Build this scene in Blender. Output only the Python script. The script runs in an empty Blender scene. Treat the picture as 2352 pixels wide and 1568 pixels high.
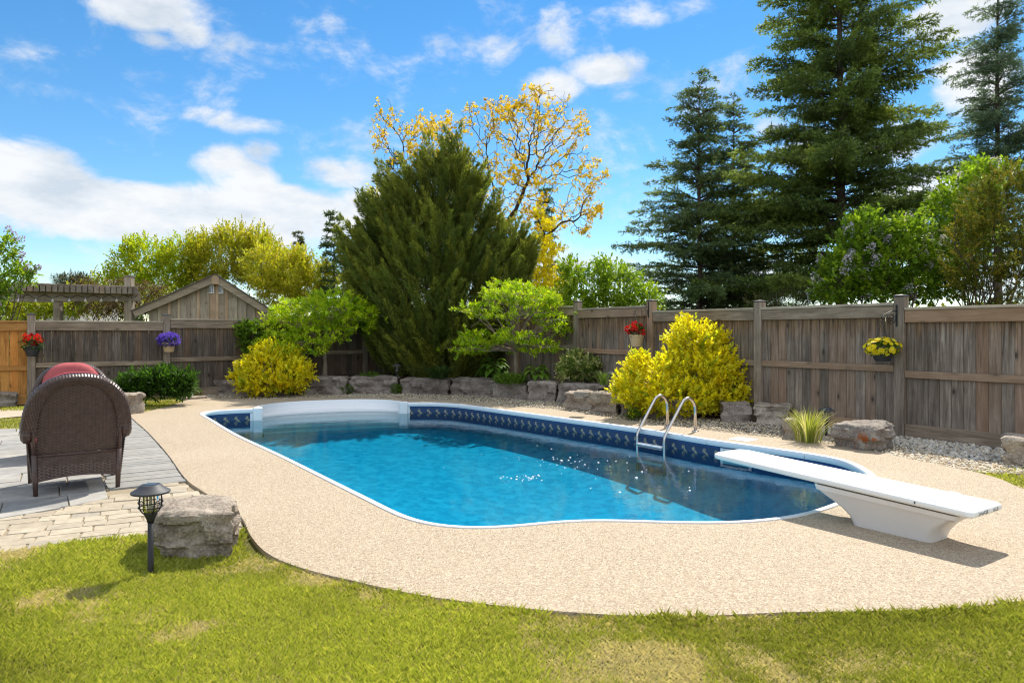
import bpy, bmesh, math, random
import numpy as np
from mathutils import Vector, Matrix, noise as mnoise
from mathutils.geometry import tessellate_polygon

SC = bpy.context.scene
COL = SC.collection
R = math.radians

# ------------------------------------------------------------------ camera
CAM_H, FPX, HOR = 1.40, 1600.0, 765.0      # eye height, focal length and horizon of the 2352 px wide view
cam_d = bpy.data.cameras.new('camera')
cam = bpy.data.objects.new('camera', cam_d)
COL.objects.link(cam)
cam.location = (0, 0, CAM_H)
cam.rotation_euler = (R(90), 0, 0)
cam_d.sensor_width = 36
cam_d.lens = FPX / 2352 * 36
cam_d.shift_y = (HOR - 784) / 2352
cam_d.clip_end = 3000
SC.camera = cam

# ------------------------------------------------------------------ sun, exposure
SUN_DIR = Vector((0.43, 0.90, 0)).normalized() * math.cos(R(51)) + Vector((0, 0, math.sin(R(51))))
sun_d = bpy.data.lights.new('sun', 'SUN')
sun_d.energy = 2.9
sun_d.angle = R(0.55)
sun_d.color = (1.0, 0.93, 0.82)
sun = bpy.data.objects.new('sun', sun_d)
COL.objects.link(sun)
sun.rotation_euler = SUN_DIR.to_track_quat('Z', 'Y').to_euler()
sun.location = (8, 17, 22)
SC.view_settings.view_transform = 'Standard'
SC.view_settings.look = 'None'
SC.view_settings.gamma = 1
SC.view_settings.use_curve_mapping = False
SC.view_settings.exposure = 1.28
cy = SC.cycles
cy.max_bounces = 10
cy.diffuse_bounces = 7
cy.glossy_bounces = 3
cy.transmission_bounces = 4
cy.transparent_max_bounces = 12
cy.volume_bounces = 0
cy.caustics_reflective = False
cy.caustics_refractive = False
cy.sample_clamp_indirect = 4
cy.use_denoising = True
cy.filter_width = 1.15

# ------------------------------------------------------------------ node helper
class NT:
    def __init__(s, tree):
        s.t = tree
    def n(s, typ, **kw):
        nd = s.t.nodes.new(typ)
        for k, v in kw.items():
            setattr(nd, k, v)
        return nd
    def put(s, sock, v):
        if v is None:
            return
        if isinstance(v, (int, float)):
            if sock.type in ('RGBA',):
                sock.default_value = (v, v, v, 1)
            elif sock.type == 'VECTOR':
                sock.default_value = (v, v, v)
            else:
                sock.default_value = v
        elif isinstance(v, (tuple, list)):
            if sock.type == 'RGBA' and len(v) == 3:
                v = (*v, 1)
            sock.default_value = v
        else:
            s.t.links.new(v, sock)
    def m(s, op, a, b=None, c=None, clamp=False):
        nd = s.n('ShaderNodeMath', operation=op, use_clamp=clamp)
        s.put(nd.inputs[0], a); s.put(nd.inputs[1], b)
        if c is not None:
            s.put(nd.inputs[2], c)
        return nd.outputs[0]
    def vm(s, op, a, b=None, sc=None):
        nd = s.n('ShaderNodeVectorMath', operation=op)
        s.put(nd.inputs[0], a)
        if b is not None:
            s.put(nd.inputs[1], b)
        if sc is not None:
            s.put(nd.inputs['Scale'], sc)
        return nd.outputs['Value'] if op in ('DOT_PRODUCT', 'LENGTH', 'DISTANCE') else nd.outputs[0]
    def mix(s, f, a, b, blend='MIX'):
        nd = s.n('ShaderNodeMix', data_type='RGBA', blend_type=blend)
        s.put(nd.inputs[0], f); s.put(nd.inputs[6], a); s.put(nd.inputs[7], b)
        return nd.outputs[2]
    def noise(s, vec, scale, detail=4, rough=0.55, dist=0.0, out='Fac'):
        nd = s.n('ShaderNodeTexNoise')
        s.put(nd.inputs['Vector'], vec)
        nd.inputs['Scale'].default_value = scale
        nd.inputs['Detail'].default_value = detail
        nd.inputs['Roughness'].default_value = rough
        nd.inputs['Distortion'].default_value = dist
        return nd.outputs[out]
    def vor(s, vec, scale, out='Distance', feature='F1', rnd=1.0):
        nd = s.n('ShaderNodeTexVoronoi', feature=feature)
        s.put(nd.inputs['Vector'], vec)
        nd.inputs['Scale'].default_value = scale
        nd.inputs['Randomness'].default_value = rnd
        return nd.outputs[out]
    def ramp(s, f, stops, interp='LINEAR'):
        nd = s.n('ShaderNodeValToRGB')
        s.put(nd.inputs[0], f)
        cr = nd.color_ramp
        cr.interpolation = interp
        while len(cr.elements) < len(stops):
            cr.elements.new(0.5)
        for e, (p, c) in zip(cr.elements, stops):
            e.position = p
            e.color = (*c, 1) if len(c) == 3 else c
        return nd.outputs[0]
    def smooth(s, v, a, b, lo=0.0, hi=1.0):
        nd = s.n('ShaderNodeMapRange', interpolation_type='SMOOTHSTEP')
        s.put(nd.inputs[0], v)
        for i, q in zip((1, 2, 3, 4), (a, b, lo, hi)):
            nd.inputs[i].default_value = q
        return nd.outputs[0]
    def bump(s, h, strength=0.5, dist=0.01, normal=None):
        nd = s.n('ShaderNodeBump')
        s.put(nd.inputs['Height'], h)
        nd.inputs['Strength'].default_value = strength
        nd.inputs['Distance'].default_value = dist
        if normal is not None:
            s.put(nd.inputs['Normal'], normal)
        return nd.outputs[0]
    def coord(s, which='Object'):
        return s.n('ShaderNodeTexCoord').outputs[which]
    def mapping(s, vec, scale=(1, 1, 1), loc=(0, 0, 0), rot=(0, 0, 0)):
        nd = s.n('ShaderNodeMapping')
        s.put(nd.inputs[0], vec)
        nd.inputs['Scale'].default_value = scale
        nd.inputs['Location'].default_value = loc
        nd.inputs['Rotation'].default_value = rot
        return nd.outputs[0]
    def sep(s, v):
        nd = s.n('ShaderNodeSeparateXYZ'); s.put(nd.inputs[0], v)
        return nd.outputs
    def comb(s, x, y, z):
        nd = s.n('ShaderNodeCombineXYZ')
        s.put(nd.inputs[0], x); s.put(nd.inputs[1], y); s.put(nd.inputs[2], z)
        return nd.outputs[0]
    def objrnd(s):
        return s.n('ShaderNodeObjectInfo').outputs['Random']
    def attr(s, name):
        return s.n('ShaderNodeAttribute', attribute_name=name).outputs['Color']

# ------------------------------------------------------------------ sky with clouds
def build_world():
    w = bpy.data.worlds.new('World')
    SC.world = w
    w.use_nodes = True
    t = w.node_tree
    t.nodes.clear()
    g = NT(t)
    sky = g.n('ShaderNodeTexSky', sky_type='NISHITA')
    sky.sun_disc = False
    sky.sun_elevation = R(51)
    sky.sun_rotation = math.atan2(SUN_DIR.x, SUN_DIR.y)
    sky.altitude = 0
    sky.air_density = 1.0
    sky.dust_density = 0.0
    sky.ozone_density = 3.0
    hs = g.n('ShaderNodeHueSaturation')
    hs.inputs['Hue'].default_value = 0.496
    hs.inputs['Saturation'].default_value = 1.28
    hs.inputs['Value'].default_value = 0.60
    g.put(hs.inputs['Color'], sky.outputs[0])
    d = g.coord('Generated')
    x, y, z = g.sep(d)
    az = g.m('ARCTAN2', x, y)
    el = g.m('ARCSINE', z)
    ae = g.comb(az, el, 0)
    # (azimuth, elevation, half width, half height, strength) of each cloud, degrees
    def px(cx, cy, rx, ry, s):
        u, v = (cx - 1176) / FPX, (HOR - cy) / FPX
        a = math.atan(u); c = math.cos(a)
        return (a, math.atan(v * c), rx / FPX * c * c, ry / FPX * c, s)
    CL = [px(*c) for c in (
        (330, 0, 175, 72, 1.2), (430, 62, 66, 50, .80), (370, 92, 80, 22, .45), (770, 45, 34, 40, .22), (130, 212, 100, 24, .34),
        (565, 285, 140, 28, .66), (470, 268, 55, 24, .5), (600, 345, 55, 34, .7), (520, 375, 85, 55, .75),
        (60, 430, 230, 120, 1.5), (260, 480, 330, 80, 1.5), (620, 490, 330, 80, 1.4), (560, 420, 110, 60, .9), (790, 400, 120, 46, .95),
        (880, 470, 160, 60, 1.0), (640, 545, 240, 34, .8),
        (1290, 75, 62, 62, .62), (1275, 30, 40, 30, .40), (1150, 120, 52, 36, .42), (1380, 158, 110, 34, .72), (1255, 200, 92, 46, 1.0), (1450, 140, 45, 30, .45),
        (1480, 42, 70, 28, .32), (1760, 290, 60, 34, .7), (2200, 40, 150, 60, 1.1), (2230, 190, 120, 90, 1.1), (2000, 330, 260, 60, .9), (2150, 420, 220, 60, .7),
        (1180, 640, 500, 60, .45), (1900, 640, 500, 70, .5))]
    m = None
    for (a, e, rx, ry, s) in CL:
        q = g.vm('MULTIPLY', g.vm('SUBTRACT', ae, (a, e, 0)), (1 / rx, 1 / ry, 0))
        d2 = g.vm('DOT_PRODUCT', q, q)
        v = g.m('MULTIPLY_ADD', d2, -s, s)
        m = v if m is None else g.m('MAXIMUM', m, v)
    m = g.m('MAXIMUM', m, -1.2)
    # unseen rest of the sky: heavy cloud behind and overhead, added for fill light
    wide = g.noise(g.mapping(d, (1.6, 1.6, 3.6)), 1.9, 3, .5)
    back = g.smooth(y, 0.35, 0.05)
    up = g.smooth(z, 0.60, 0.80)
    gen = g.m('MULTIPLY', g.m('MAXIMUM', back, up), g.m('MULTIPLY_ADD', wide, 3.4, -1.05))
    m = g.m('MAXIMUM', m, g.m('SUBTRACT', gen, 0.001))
    low = g.noise(g.mapping(d, (1, 1, 1.7)), 9.0, 8, .62, 0.35)
    fine = g.noise(g.mapping(d, (1, 1, 1.8)), 30.0, 6, .6, 0.2)
    nn = g.m('ADD', g.m('MULTIPLY_ADD', low, 2.5, -1.25), g.m('MULTIPLY_ADD', fine, 0.8, -0.4))
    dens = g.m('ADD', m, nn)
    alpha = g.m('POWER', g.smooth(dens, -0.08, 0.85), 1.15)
    # cloud tone: bright tops, soft grey where the cloud is thick and low
    shade = g.noise(g.mapping(d, (1, 1, 2.6), (0, 0, .03)), 8.0, 6, .6)
    tone = g.ramp(shade, [(0.32, (.66, .74, .83)), (0.46, (.84, .885, .94)), (0.58, (.98, .99, 1.0))])
    cl = g.vm('SCALE', tone, sc=g.m('MULTIPLY_ADD', g.smooth(y, .3, -.6), 1.9, 3.75))   # unseen front-lit clouds behind, brightened to add fill light
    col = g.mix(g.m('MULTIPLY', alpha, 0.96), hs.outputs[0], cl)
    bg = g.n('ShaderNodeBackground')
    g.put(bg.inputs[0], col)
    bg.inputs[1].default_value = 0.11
    out = g.n('ShaderNodeOutputWorld')
    t.links.new(bg.outputs[0], out.inputs[0])
build_world()
# ------------------------------------------------------------------ placing: a point of the photograph at a known height or depth
def P(px, py, z=0.0):
    Y = (CAM_H - z) * FPX / (py - HOR)
    return Vector(((px - 1176) / FPX * Y, Y, z))
def W(px, py, d):
    return Vector(((px - 1176) / FPX * d, d, CAM_H - (py - HOR) / FPX * d))

# ------------------------------------------------------------------ objects
def tag(o, label=None, cat=None, group=None, kind=None):
    if label: o['label'] = label
    if cat: o['category'] = cat
    if group: o['group'] = group
    if kind: o['kind'] = kind
    return o
def empty(name, loc, label=None, cat=None, group=None, kind=None, rz=0.0):
    o = bpy.data.objects.new(name, None)
    o.empty_display_size = 0.1
    COL.objects.link(o)
    o.location = loc
    o.rotation_euler = (0, 0, rz)
    return tag(o, label, cat, group, kind)
def root_matrix(p):
    m = Matrix.LocRotScale(p.location, p.rotation_euler, None)
    if p.parent is not None:
        m = root_matrix(p.parent) @ p.matrix_parent_inverse @ m
    return m
def link(name, me, parent=None, local=False):
    o = bpy.data.objects.new(name, me)
    COL.objects.link(o)
    if parent is not None:
        o.parent = parent
        if not local:
            o.matrix_parent_inverse = root_matrix(parent).inverted()
    return o
def mesh_np(name, V, F, mat, parent=None, smooth=False, tint=None, uv=None, local=False, midx=None):
    """one mesh object out of numpy arrays (F is n x 3 or n x 4, or a list of polygons)"""
    me = bpy.data.meshes.new(name)
    V = np.asarray(V, dtype=np.float32)
    if isinstance(F, np.ndarray):
        n, k = F.shape
        me.vertices.add(len(V)); me.vertices.foreach_set('co', V.ravel())
        me.loops.add(n * k); me.loops.foreach_set('vertex_index', F.astype(np.int32).ravel())
        me.polygons.add(n); me.polygons.foreach_set('loop_start', np.arange(0, n * k, k, dtype=np.int32))
        me.update(calc_edges=True)
    else:
        me.from_pydata([tuple(v) for v in V.tolist()], [], [tuple(f) for f in F])
    if tint is not None:
        a = me.attributes.new('tint', 'FLOAT_COLOR', 'POINT')
        T = np.ones((len(V), 4), np.float32); T[:, :3] = tint
        a.data.foreach_set('color', T.ravel())
    if uv is not None:
        l = me.uv_layers.new(name='UVMap')
        idx = np.zeros(len(me.loops), np.int32); me.loops.foreach_get('vertex_index', idx)
        l.data.foreach_set('uv', np.asarray(uv, np.float32)[idx].ravel())
    if smooth:
        me.shade_smooth() if hasattr(me, 'shade_smooth') else me.polygons.foreach_set('use_smooth', [True] * len(me.polygons))
    for mt in (mat if isinstance(mat, (list, tuple)) else [mat]):
        me.materials.append(mt)
    if midx is not None:
        me.polygons.foreach_set('material_index', np.asarray(midx, np.int32))
    me.update()
    return link(name, me, parent, local)

class MB:
    """collects boxes, tubes, lathes and sheets for ONE mesh object"""
    def __init__(s):
        s.v = []; s.f = []
    def add(s, V, F):
        b = len(s.v)
        s.v.extend([tuple(v) for v in V]); s.f.extend([tuple(b + i for i in f) for f in F])
        return s
    def box(s, lo, hi, M=None, bev=0.0):
        (x0, y0, z0), (x1, y1, z1) = lo, hi
        if bev <= 0:
            V = [Vector(p) for p in ((x0, y0, z0), (x1, y0, z0), (x1, y1, z0), (x0, y1, z0), (x0, y0, z1), (x1, y0, z1), (x1, y1, z1), (x0, y1, z1))]
            F = [(0, 3, 2, 1), (4, 5, 6, 7), (0, 1, 5, 4), (1, 2, 6, 5), (2, 3, 7, 6), (3, 0, 4, 7)]
        else:
            bm = bmesh.new()
            bmesh.ops.create_cube(bm, size=1)
            bmesh.ops.scale(bm, vec=(x1 - x0, y1 - y0, z1 - z0), verts=bm.verts)
            bmesh.ops.translate(bm, vec=((x0 + x1) / 2, (y0 + y1) / 2, (z0 + z1) / 2), verts=bm.verts)
            bmesh.ops.bevel(bm, geom=bm.edges[:], offset=bev, segments=1, affect='EDGES')
            bm.verts.index_update()
            V = [v.co.copy() for v in bm.verts]; F = [tuple(v.index for v in f.verts) for f in bm.faces]
            bm.free()
        if M is not None:
            V = [M @ v for v in V]
        return s.add(V, F)
    def tube(s, pts, rad, n=8, caps=True):
        V, F = tube_geo(pts, rad, n, caps)
        return s.add(V, F)
    def lathe(s, prof, n=24, c=(0, 0, 0), M=None):
        V = []; F = []
        for (r, z) in prof:
            for k in range(n):
                a = 2 * math.pi * k / n
                V.append(Vector((c[0] + r * math.cos(a), c[1] + r * math.sin(a), c[2] + z)))
        for i in range(len(prof) - 1):
            for k in range(n):
                F.append((i * n + k, i * n + (k + 1) % n, (i + 1) * n + (k + 1) % n, (i + 1) * n + k))
        if M is not None:
            V = [M @ v for v in V]
        return s.add(V, F)
    def build(s, name, mat, parent=None, smooth=False, local=False, angle=None):
        o = mesh_np(name, np.array(s.v), s.f, mat, parent, smooth, local=local)
        if angle:
            o.data.set_sharp_from_angle(angle=R(angle))
        return o

def frame(d):
    d = Vector(d).normalized()
    u = d.cross(Vector((0, 0, 1)))
    if u.length < 1e-3:
        u = d.cross(Vector((0, 1, 0)))
    u.normalize()
    return u, u.cross(d)
def tube_geo(pts, rad, n=8, caps=True):
    pts = [Vector(p) for p in pts]
    V = []; F = []
    u = None
    for i, p in enumerate(pts):
        d = (pts[min(i + 1, len(pts) - 1)] - pts[max(i - 1, 0)]).normalized()
        if u is None:
            u, w = frame(d)
        else:
            u = (u - d * u.dot(d)).normalized(); w = u.cross(d)
        r = rad[i] if isinstance(rad, (list, tuple, np.ndarray)) else rad
        for k in range(n):
            a = 2 * math.pi * k / n
            V.append(p + (u * math.cos(a) + w * math.sin(a)) * r)
    for i in range(len(pts) - 1):
        for k in range(n):
            F.append((i * n + k, i * n + (k + 1) % n, (i + 1) * n + (k + 1) % n, (i + 1) * n + k))
    if caps:
        F.append(tuple(range(n - 1, -1, -1))); F.append(tuple(range((len(pts) - 1) * n, len(pts) * n)))
    return V, F
def catmull(pts, n, closed=False):
    pts = [Vector(p) for p in pts]
    N = len(pts); out = []
    segs = N if closed else N - 1
    for i in range(segs):
        if closed:
            p0, p1, p2, p3 = (pts[(i + k) % N] for k in (-1, 0, 1, 2))
        else:
            p0, p1, p2, p3 = pts[max(i - 1, 0)], pts[i], pts[i + 1], pts[min(i + 2, N - 1)]
        for k in range(n):
            t = k / n
            # centripetal-ish: plain Catmull-Rom with tension
            out.append(0.5 * ((2 * p1) + (p2 - p0) * t + (2 * p0 - 5 * p1 + 4 * p2 - p3) * t * t + (3 * p1 - p0 - 3 * p2 + p3) * t ** 3))
    if not closed:
        out.append(pts[-1])
    return out
def resample(pts, step):
    L = [0.0]
    for a, b in zip(pts[:-1], pts[1:]):
        L.append(L[-1] + (b - a).length)
    n = max(2, int(round(L[-1] / step)) + 1)
    out = []; j = 0
    for i in range(n):
        t = L[-1] * i / (n - 1)
        while j < len(L) - 2 and L[j + 1] < t:
            j += 1
        f = (t - L[j]) / max(1e-9, L[j + 1] - L[j])
        out.append(pts[j].lerp(pts[j + 1], min(1, f)))
    return out
def in_poly(X, Y, poly):
    poly = np.array([(p[0], p[1]) for p in poly])
    ins = np.zeros(len(X), bool)
    j = len(poly) - 1
    for i in range(len(poly)):
        xi, yi = poly[i]; xj, yj = poly[j]
        c = ((yi > Y) != (yj > Y)) & (X < (xj - xi) * (Y - yi) / (yj - yi + 1e-12) + xi)
        ins ^= c
        j = i
    return ins
def sample_poly(rng, poly, n):
    p = np.array([(q[0], q[1]) for q in poly])
    lo, hi = p.min(0), p.max(0)
    X = np.zeros(0); Y = np.zeros(0)
    while len(X) < n:
        x = rng.uniform(lo[0], hi[0], n * 2); y = rng.uniform(lo[1], hi[1], n * 2)
        k = in_poly(x, y, p)
        X = np.append(X, x[k]); Y = np.append(Y, y[k])
    return X[:n], Y[:n]
def poly_area(p):
    return 0.5 * sum(p[i][0] * p[(i + 1) % len(p)][1] - p[(i + 1) % len(p)][0] * p[i][1] for i in range(len(p)))
def sheet(name, outer, z, mat, holes=(), parent=None, depth=0.0):
    """flat sheet with holes, and skirts going down when it has a depth"""
    loops = [[Vector((p[0], p[1], 0)) for p in outer]] + [[Vector((p[0], p[1], 0)) for p in h] for h in holes]
    tri = tessellate_polygon(loops)
    flat = [p for l in loops for p in l]
    V = [(p.x, p.y, z) for p in flat]
    F = []
    for t in tri:
        a, b, c = (flat[i] for i in t)
        F.append(tuple(t) if (b - a).cross(c - a).z > 0 else tuple(reversed(t)))
    if depth:
        base = 0
        for li, l in enumerate(loops):
            n = len(l); b2 = len(V)
            V += [(p.x, p.y, z - depth) for p in l]
            ccw = (poly_area(l) > 0) == (li == 0)
            for i in range(n):
                j = (i + 1) % n
                q = (base + i, b2 + i, b2 + j, base + j)
                F.append(q if ccw else tuple(reversed(q)))
            base += n
    return mesh_np(name, np.array(V), F, mat, parent)
def copy_tree(o, parent=None):
    c = o.copy(); COL.objects.link(c)
    if parent is not None:
        c.parent = parent
    for ch in list(o.children):
        copy_tree(ch, c)
    return c
# ------------------------------------------------------------------ materials
def new_mat(name):
    m = bpy.data.materials.new(name)
    m.use_nodes = True
    t = m.node_tree
    for nd in list(t.nodes):
        t.nodes.remove(nd)
    g = NT(t)
    out = g.n('ShaderNodeOutputMaterial')
    p = g.n('ShaderNodeBsdfPrincipled')
    t.links.new(p.outputs[0], out.inputs[0])
    p.inputs['Specular IOR Level'].default_value = 0.3
    return m, g, p, out
def simple(name, col, rough=0.6, metal=0.0, spec=0.3, var=0.0, scale=30.0, bump=0.0):
    m, g, p, out = new_mat(name)
    if var:
        f = g.noise(g.coord(), scale, 4)
        c = g.mix(f, tuple(x * (1 - var) for x in col), tuple(min(1, x * (1 + var)) for x in col))
        g.put(p.inputs['Base Color'], c)
        if bump:
            g.put(p.inputs['Normal'], g.bump(f, bump, 0.01))
    else:
        g.put(p.inputs['Base Color'], col)
    p.inputs['Roughness'].default_value = rough
    p.inputs['Metallic'].default_value = metal
    p.inputs['Specular IOR Level'].default_value = spec
    return m

def wood(name, pale, grey, dark, axis='Z', stain=0.0, knots=1.0, bump=0.35, stain_z=1.0):
    """weathered softwood, grain along one axis of the board, every board from its own piece of timber"""
    m, g, p, out = new_mat(name)
    r = g.objrnd()
    co = g.coord('Object')
    off = g.vm('SCALE', g.comb(r, g.m('FRACT', g.m('MULTIPLY', r, 7.31)), g.m('FRACT', g.m('MULTIPLY', r, 13.7))), sc=40.0)
    v = g.vm('ADD', co, off)
    s = {'Z': (1, 1, .07), 'X': (.07, 1, 1), 'Y': (1, .07, 1)}[axis]
    vg = g.mapping(v, s)
    n1 = g.noise(vg, 22, 6, .65, .6)
    n2 = g.noise(vg, 85, 4, .6)
    n3 = g.noise(v, 2.6, 4, .55)
    base = g.ramp(n1, [(0.28, dark), (0.46, grey), (0.68, pale)])
    base = g.mix(g.m('MULTIPLY', g.smooth(n2, .42, .72), .42), base, tuple(c * .45 for c in grey))
    base = g.mix(g.m('MULTIPLY', g.smooth(n3, .42, .66), .5), base, tuple(c * .62 for c in grey))
    # per board tone
    tone = g.m('MULTIPLY_ADD', g.m('FRACT', g.m('MULTIPLY', r, 23.17)), .36, .84)
    base = g.mix(1.0, base, g.comb(tone, tone, tone), 'MULTIPLY')
    warm = g.m('FRACT', g.m('MULTIPLY', r, 51.3))
    base = g.mix(g.m('MULTIPLY', g.smooth(warm, .55, 1.0), .40), base, tuple(a * b for a, b in zip(pale, (1.12, .74, .50))))
    if stain:
        # the strip sheltered by the cap board keeps its brown, with a ragged lower edge and dark runs
        z = g.sep(co)[2]
        rag = g.noise(g.mapping(v, (1, 1, .05)), 34, 3, .6)
        zz = g.m('ADD', z, g.m('MULTIPLY_ADD', rag, .9, -.45))
        f = g.smooth(zz, stain_z - .16, stain_z + .12)
        brown = g.ramp(n1, [(0.3, (.045, .026, .015)), (0.5, (.19, .115, .06)), (0.7, (.34, .21, .11))])
        base = g.mix(g.m('MULTIPLY', f, stain), base, brown)
        run = g.noise(g.mapping(v, (1, 1, .03)), 60, 2, .5)
        base = g.mix(g.m('MULTIPLY', g.m('MULTIPLY', g.smooth(run, .52, .68), g.smooth(zz, .3, stain_z)), .55), base, (.03, .024, .02))
    if knots:
        kv = g.mapping(v, {'Z': (1, 1, .55), 'X': (.55, 1, 1), 'Y': (1, .55, 1)}[axis])
        kd = g.vor(kv, 4.6)
        base = g.mix(g.m('MULTIPLY', g.smooth(kd, .125, .06), .85 * knots), base, (.02, .014, .01))
        base = g.mix(g.m('MULTIPLY', g.smooth(kd, .25, .11), .40 * knots), base, dark)
    g.put(p.inputs['Base Color'], base)
    p.inputs['Roughness'].default_value = .8
    p.inputs['Specular IOR Level'].default_value = .2
    h = g.m('ADD', n1, g.m('MULTIPLY', n2, .6))
    g.put(p.inputs['Normal'], g.bump(h, bump, .006))
    return m

def leaf(name, rough=0.5, trans=0.42, spec=0.35, back=(1.0, 1.0, .5)):
    """thin leaf that lets light through; colour per leaf from its attribute"""
    m, g, p, out = new_mat(name)
    c = g.attr('tint')
    g.put(p.inputs['Base Color'], c)
    p.inputs['Roughness'].default_value = rough
    p.inputs['Specular IOR Level'].default_value = spec
    tr = g.n('ShaderNodeBsdfTranslucent')
    g.put(tr.inputs[0], g.mix(1.0, c, back, 'MULTIPLY'))
    mx = g.n('ShaderNodeMixShader')
    mx.inputs[0].default_value = trans
    m.node_tree.links.new(p.outputs[0], mx.inputs[1])
    m.node_tree.links.new(tr.outputs[0], mx.inputs[2])
    m.node_tree.links.new(mx.outputs[0], out.inputs[0])
    return m

def bark(name, a, b, scale=14):
    m, g, p, out = new_mat(name)
    v = g.mapping(g.coord(), (1, 1, .25))
    f = g.noise(v, scale, 6, .65, .4)
    g.put(p.inputs['Base Color'], g.ramp(f, [(.3, b), (.65, a)]))
    p.inputs['Roughness'].default_value = .9
    p.inputs['Specular IOR Level'].default_value = .1
    g.put(p.inputs['Normal'], g.bump(f, .6, .02))
    return m

def stone_mat(name, a, b, c, rust=False, bump=.8):
    m, g, p, out = new_mat(name)
    co = g.coord('Object')
    r = g.objrnd()
    v = g.vm('ADD', co, g.vm('SCALE', g.comb(r, r, r), sc=30.0))
    n1 = g.noise(v, 4.5, 8, .65, .5)
    n2 = g.noise(g.mapping(v, (1, 1, 3.2)), 11, 8, .7, .3)
    n3 = g.noise(v, 60, 5, .65)
    base = g.ramp(n1, [(.30, c), (.48, b), (.68, a)])
    base = g.mix(g.m('MULTIPLY', g.smooth(n2, .52, .72), .75), base, tuple(x * .42 for x in b))
    base = g.mix(g.m('MULTIPLY', g.smooth(n3, .50, .66), .42), base, tuple(min(1, x * 1.4) for x in a))
    base = g.mix(g.m('MULTIPLY', g.smooth(n3, .50, .36), .35), base, tuple(x * .35 for x in c))
    lich = g.noise(v, 9, 5, .6)
    nz = g.sep(g.n('ShaderNodeNewGeometry').outputs['Normal'])[2]
    base = g.mix(g.m('MULTIPLY', g.smooth(lich, .56, .70), .55), base, (.42, .38, .30))
    dirt = g.noise(v, 2.2, 3, .5)
    base = g.mix(g.m('MULTIPLY', g.smooth(dirt, .55, .75), .4), base, (.13, .10, .075))
    tone = g.m('MULTIPLY_ADD', g.m('FRACT', g.m('MULTIPLY', r, 17.7)), .35, .82)
    base = g.mix(1.0, base, g.comb(tone, tone, tone), 'MULTIPLY')
    if rust:
        rn = g.noise(g.mapping(co, (1, 1, .12)), 7.5, 3, .5)
        zz = g.sep(co)[2]
        f = g.m('MULTIPLY', g.smooth(rn, .57, .63), g.smooth(zz, .26, .12))
        base = g.mix(f, base, (.30, .085, .02))
    g.put(p.inputs['Base Color'], base)
    p.inputs['Roughness'].default_value = .88
    p.inputs['Specular IOR Level'].default_value = .2
    h = g.m('ADD', g.m('MULTIPLY', n1, .8), g.m('ADD', g.m('MULTIPLY', n2, .8), g.m('MULTIPLY', n3, .25)))
    g.put(p.inputs['Normal'], g.bump(h, bump, .035))
    return m

def paver_mat(name, cols, var=.25, scale=9):
    m, g, p, out = new_mat(name)
    r = g.objrnd()
    v = g.vm('ADD', g.coord('Object'), g.vm('SCALE', g.comb(r, g.m('FRACT', g.m('MULTIPLY', r, 5.3)), 0.0), sc=20.0))
    n1 = g.noise(v, scale, 6, .6, .4)
    n2 = g.noise(v, 90, 4, .6)
    c = g.ramp(g.m('FRACT', g.m('MULTIPLY', r, 19.3)), [(i / max(1, len(cols) - 1), q) for i, q in enumerate(cols)])
    c = g.mix(g.smooth(n1, .35, .7), tuple([1 - var] * 3), tuple([1 + var * .6] * 3)) if False else g.mix(1.0, c, g.ramp(n1, [(.3, (1 - var,) * 3), (.7, (1, 1, 1))]), 'MULTIPLY')
    c = g.mix(g.m('MULTIPLY', g.smooth(n2, .5, .7), .3), c, tuple(x * .55 for x in cols[0]))
    g.put(p.inputs['Base Color'], c)
    p.inputs['Roughness'].default_value = .85
    g.put(p.inputs['Normal'], g.bump(g.m('ADD', n1, g.m('MULTIPLY', n2, .4)), .4, .01))
    return m

M = {}
M['fence'] = wood('weathered_fence_wood', (.335, .28, .228), (.19, .153, .122), (.088, .068, .053), 'Z', stain=.85, stain_z=1.36)
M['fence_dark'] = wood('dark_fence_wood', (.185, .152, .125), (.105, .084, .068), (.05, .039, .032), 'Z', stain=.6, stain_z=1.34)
M['post'] = wood('weathered_post_wood', (.37, .305, .24), (.25, .20, .155), (.12, .09, .068), 'Z', knots=.6)
M['rail'] = wood('weathered_rail_wood', (.41, .325, .24), (.28, .215, .155), (.13, .095, .066), 'X', knots=.8)
M['cap_board'] = wood('weathered_cap_wood', (.50, .43, .33), (.36, .31, .24), (.2, .16, .12), 'X', knots=.4)
M['cedar'] = wood('fresh_cedar', (.62, .31, .085), (.47, .215, .055), (.29, .12, .03), 'Z', knots=1.0)
M['cedar_rail'] = wood('fresh_cedar_rail', (.58, .31, .10), (.45, .22, .065), (.28, .12, .035), 'X', knots=.6)
M['shed'] = wood('shed_siding_wood', (.47, .41, .32), (.37, .315, .24), (.24, .20, .15), 'Z', knots=.9)
M['shed_batten'] = wood('shed_batten_wood', (.56, .48, .37), (.45, .38, .285), (.30, .245, .18), 'Z', knots=.3)
M['shed_trim'] = wood('shed_trim_wood', (.50, .42, .31), (.40, .33, .245), (.26, .21, .16), 'X', knots=.3)
M['pergola'] = wood('pergola_wood', (.40, .35, .29), (.27, .225, .18), (.13, .10, .08), 'X', knots=.8)
M['pergola_post'] = wood('pergola_post_wood', (.42, .36, .28), (.31, .26, .20), (.16, .13, .10), 'Z', knots=.5)
M['black_metal'] = simple('black_powder_coat', (.018, .018, .02), .45, 0, .4)
M['cap_black'] = simple('black_post_cap', (.03, .032, .036), .5, 0, .4)
M['stone'] = stone_mat('limestone', (.50, .43, .35), (.34, .285, .23), (.19, .155, .12))
M['stone_wall'] = stone_mat('limestone_wall', (.38, .325, .285), (.245, .205, .18), (.13, .108, .095))
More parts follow.
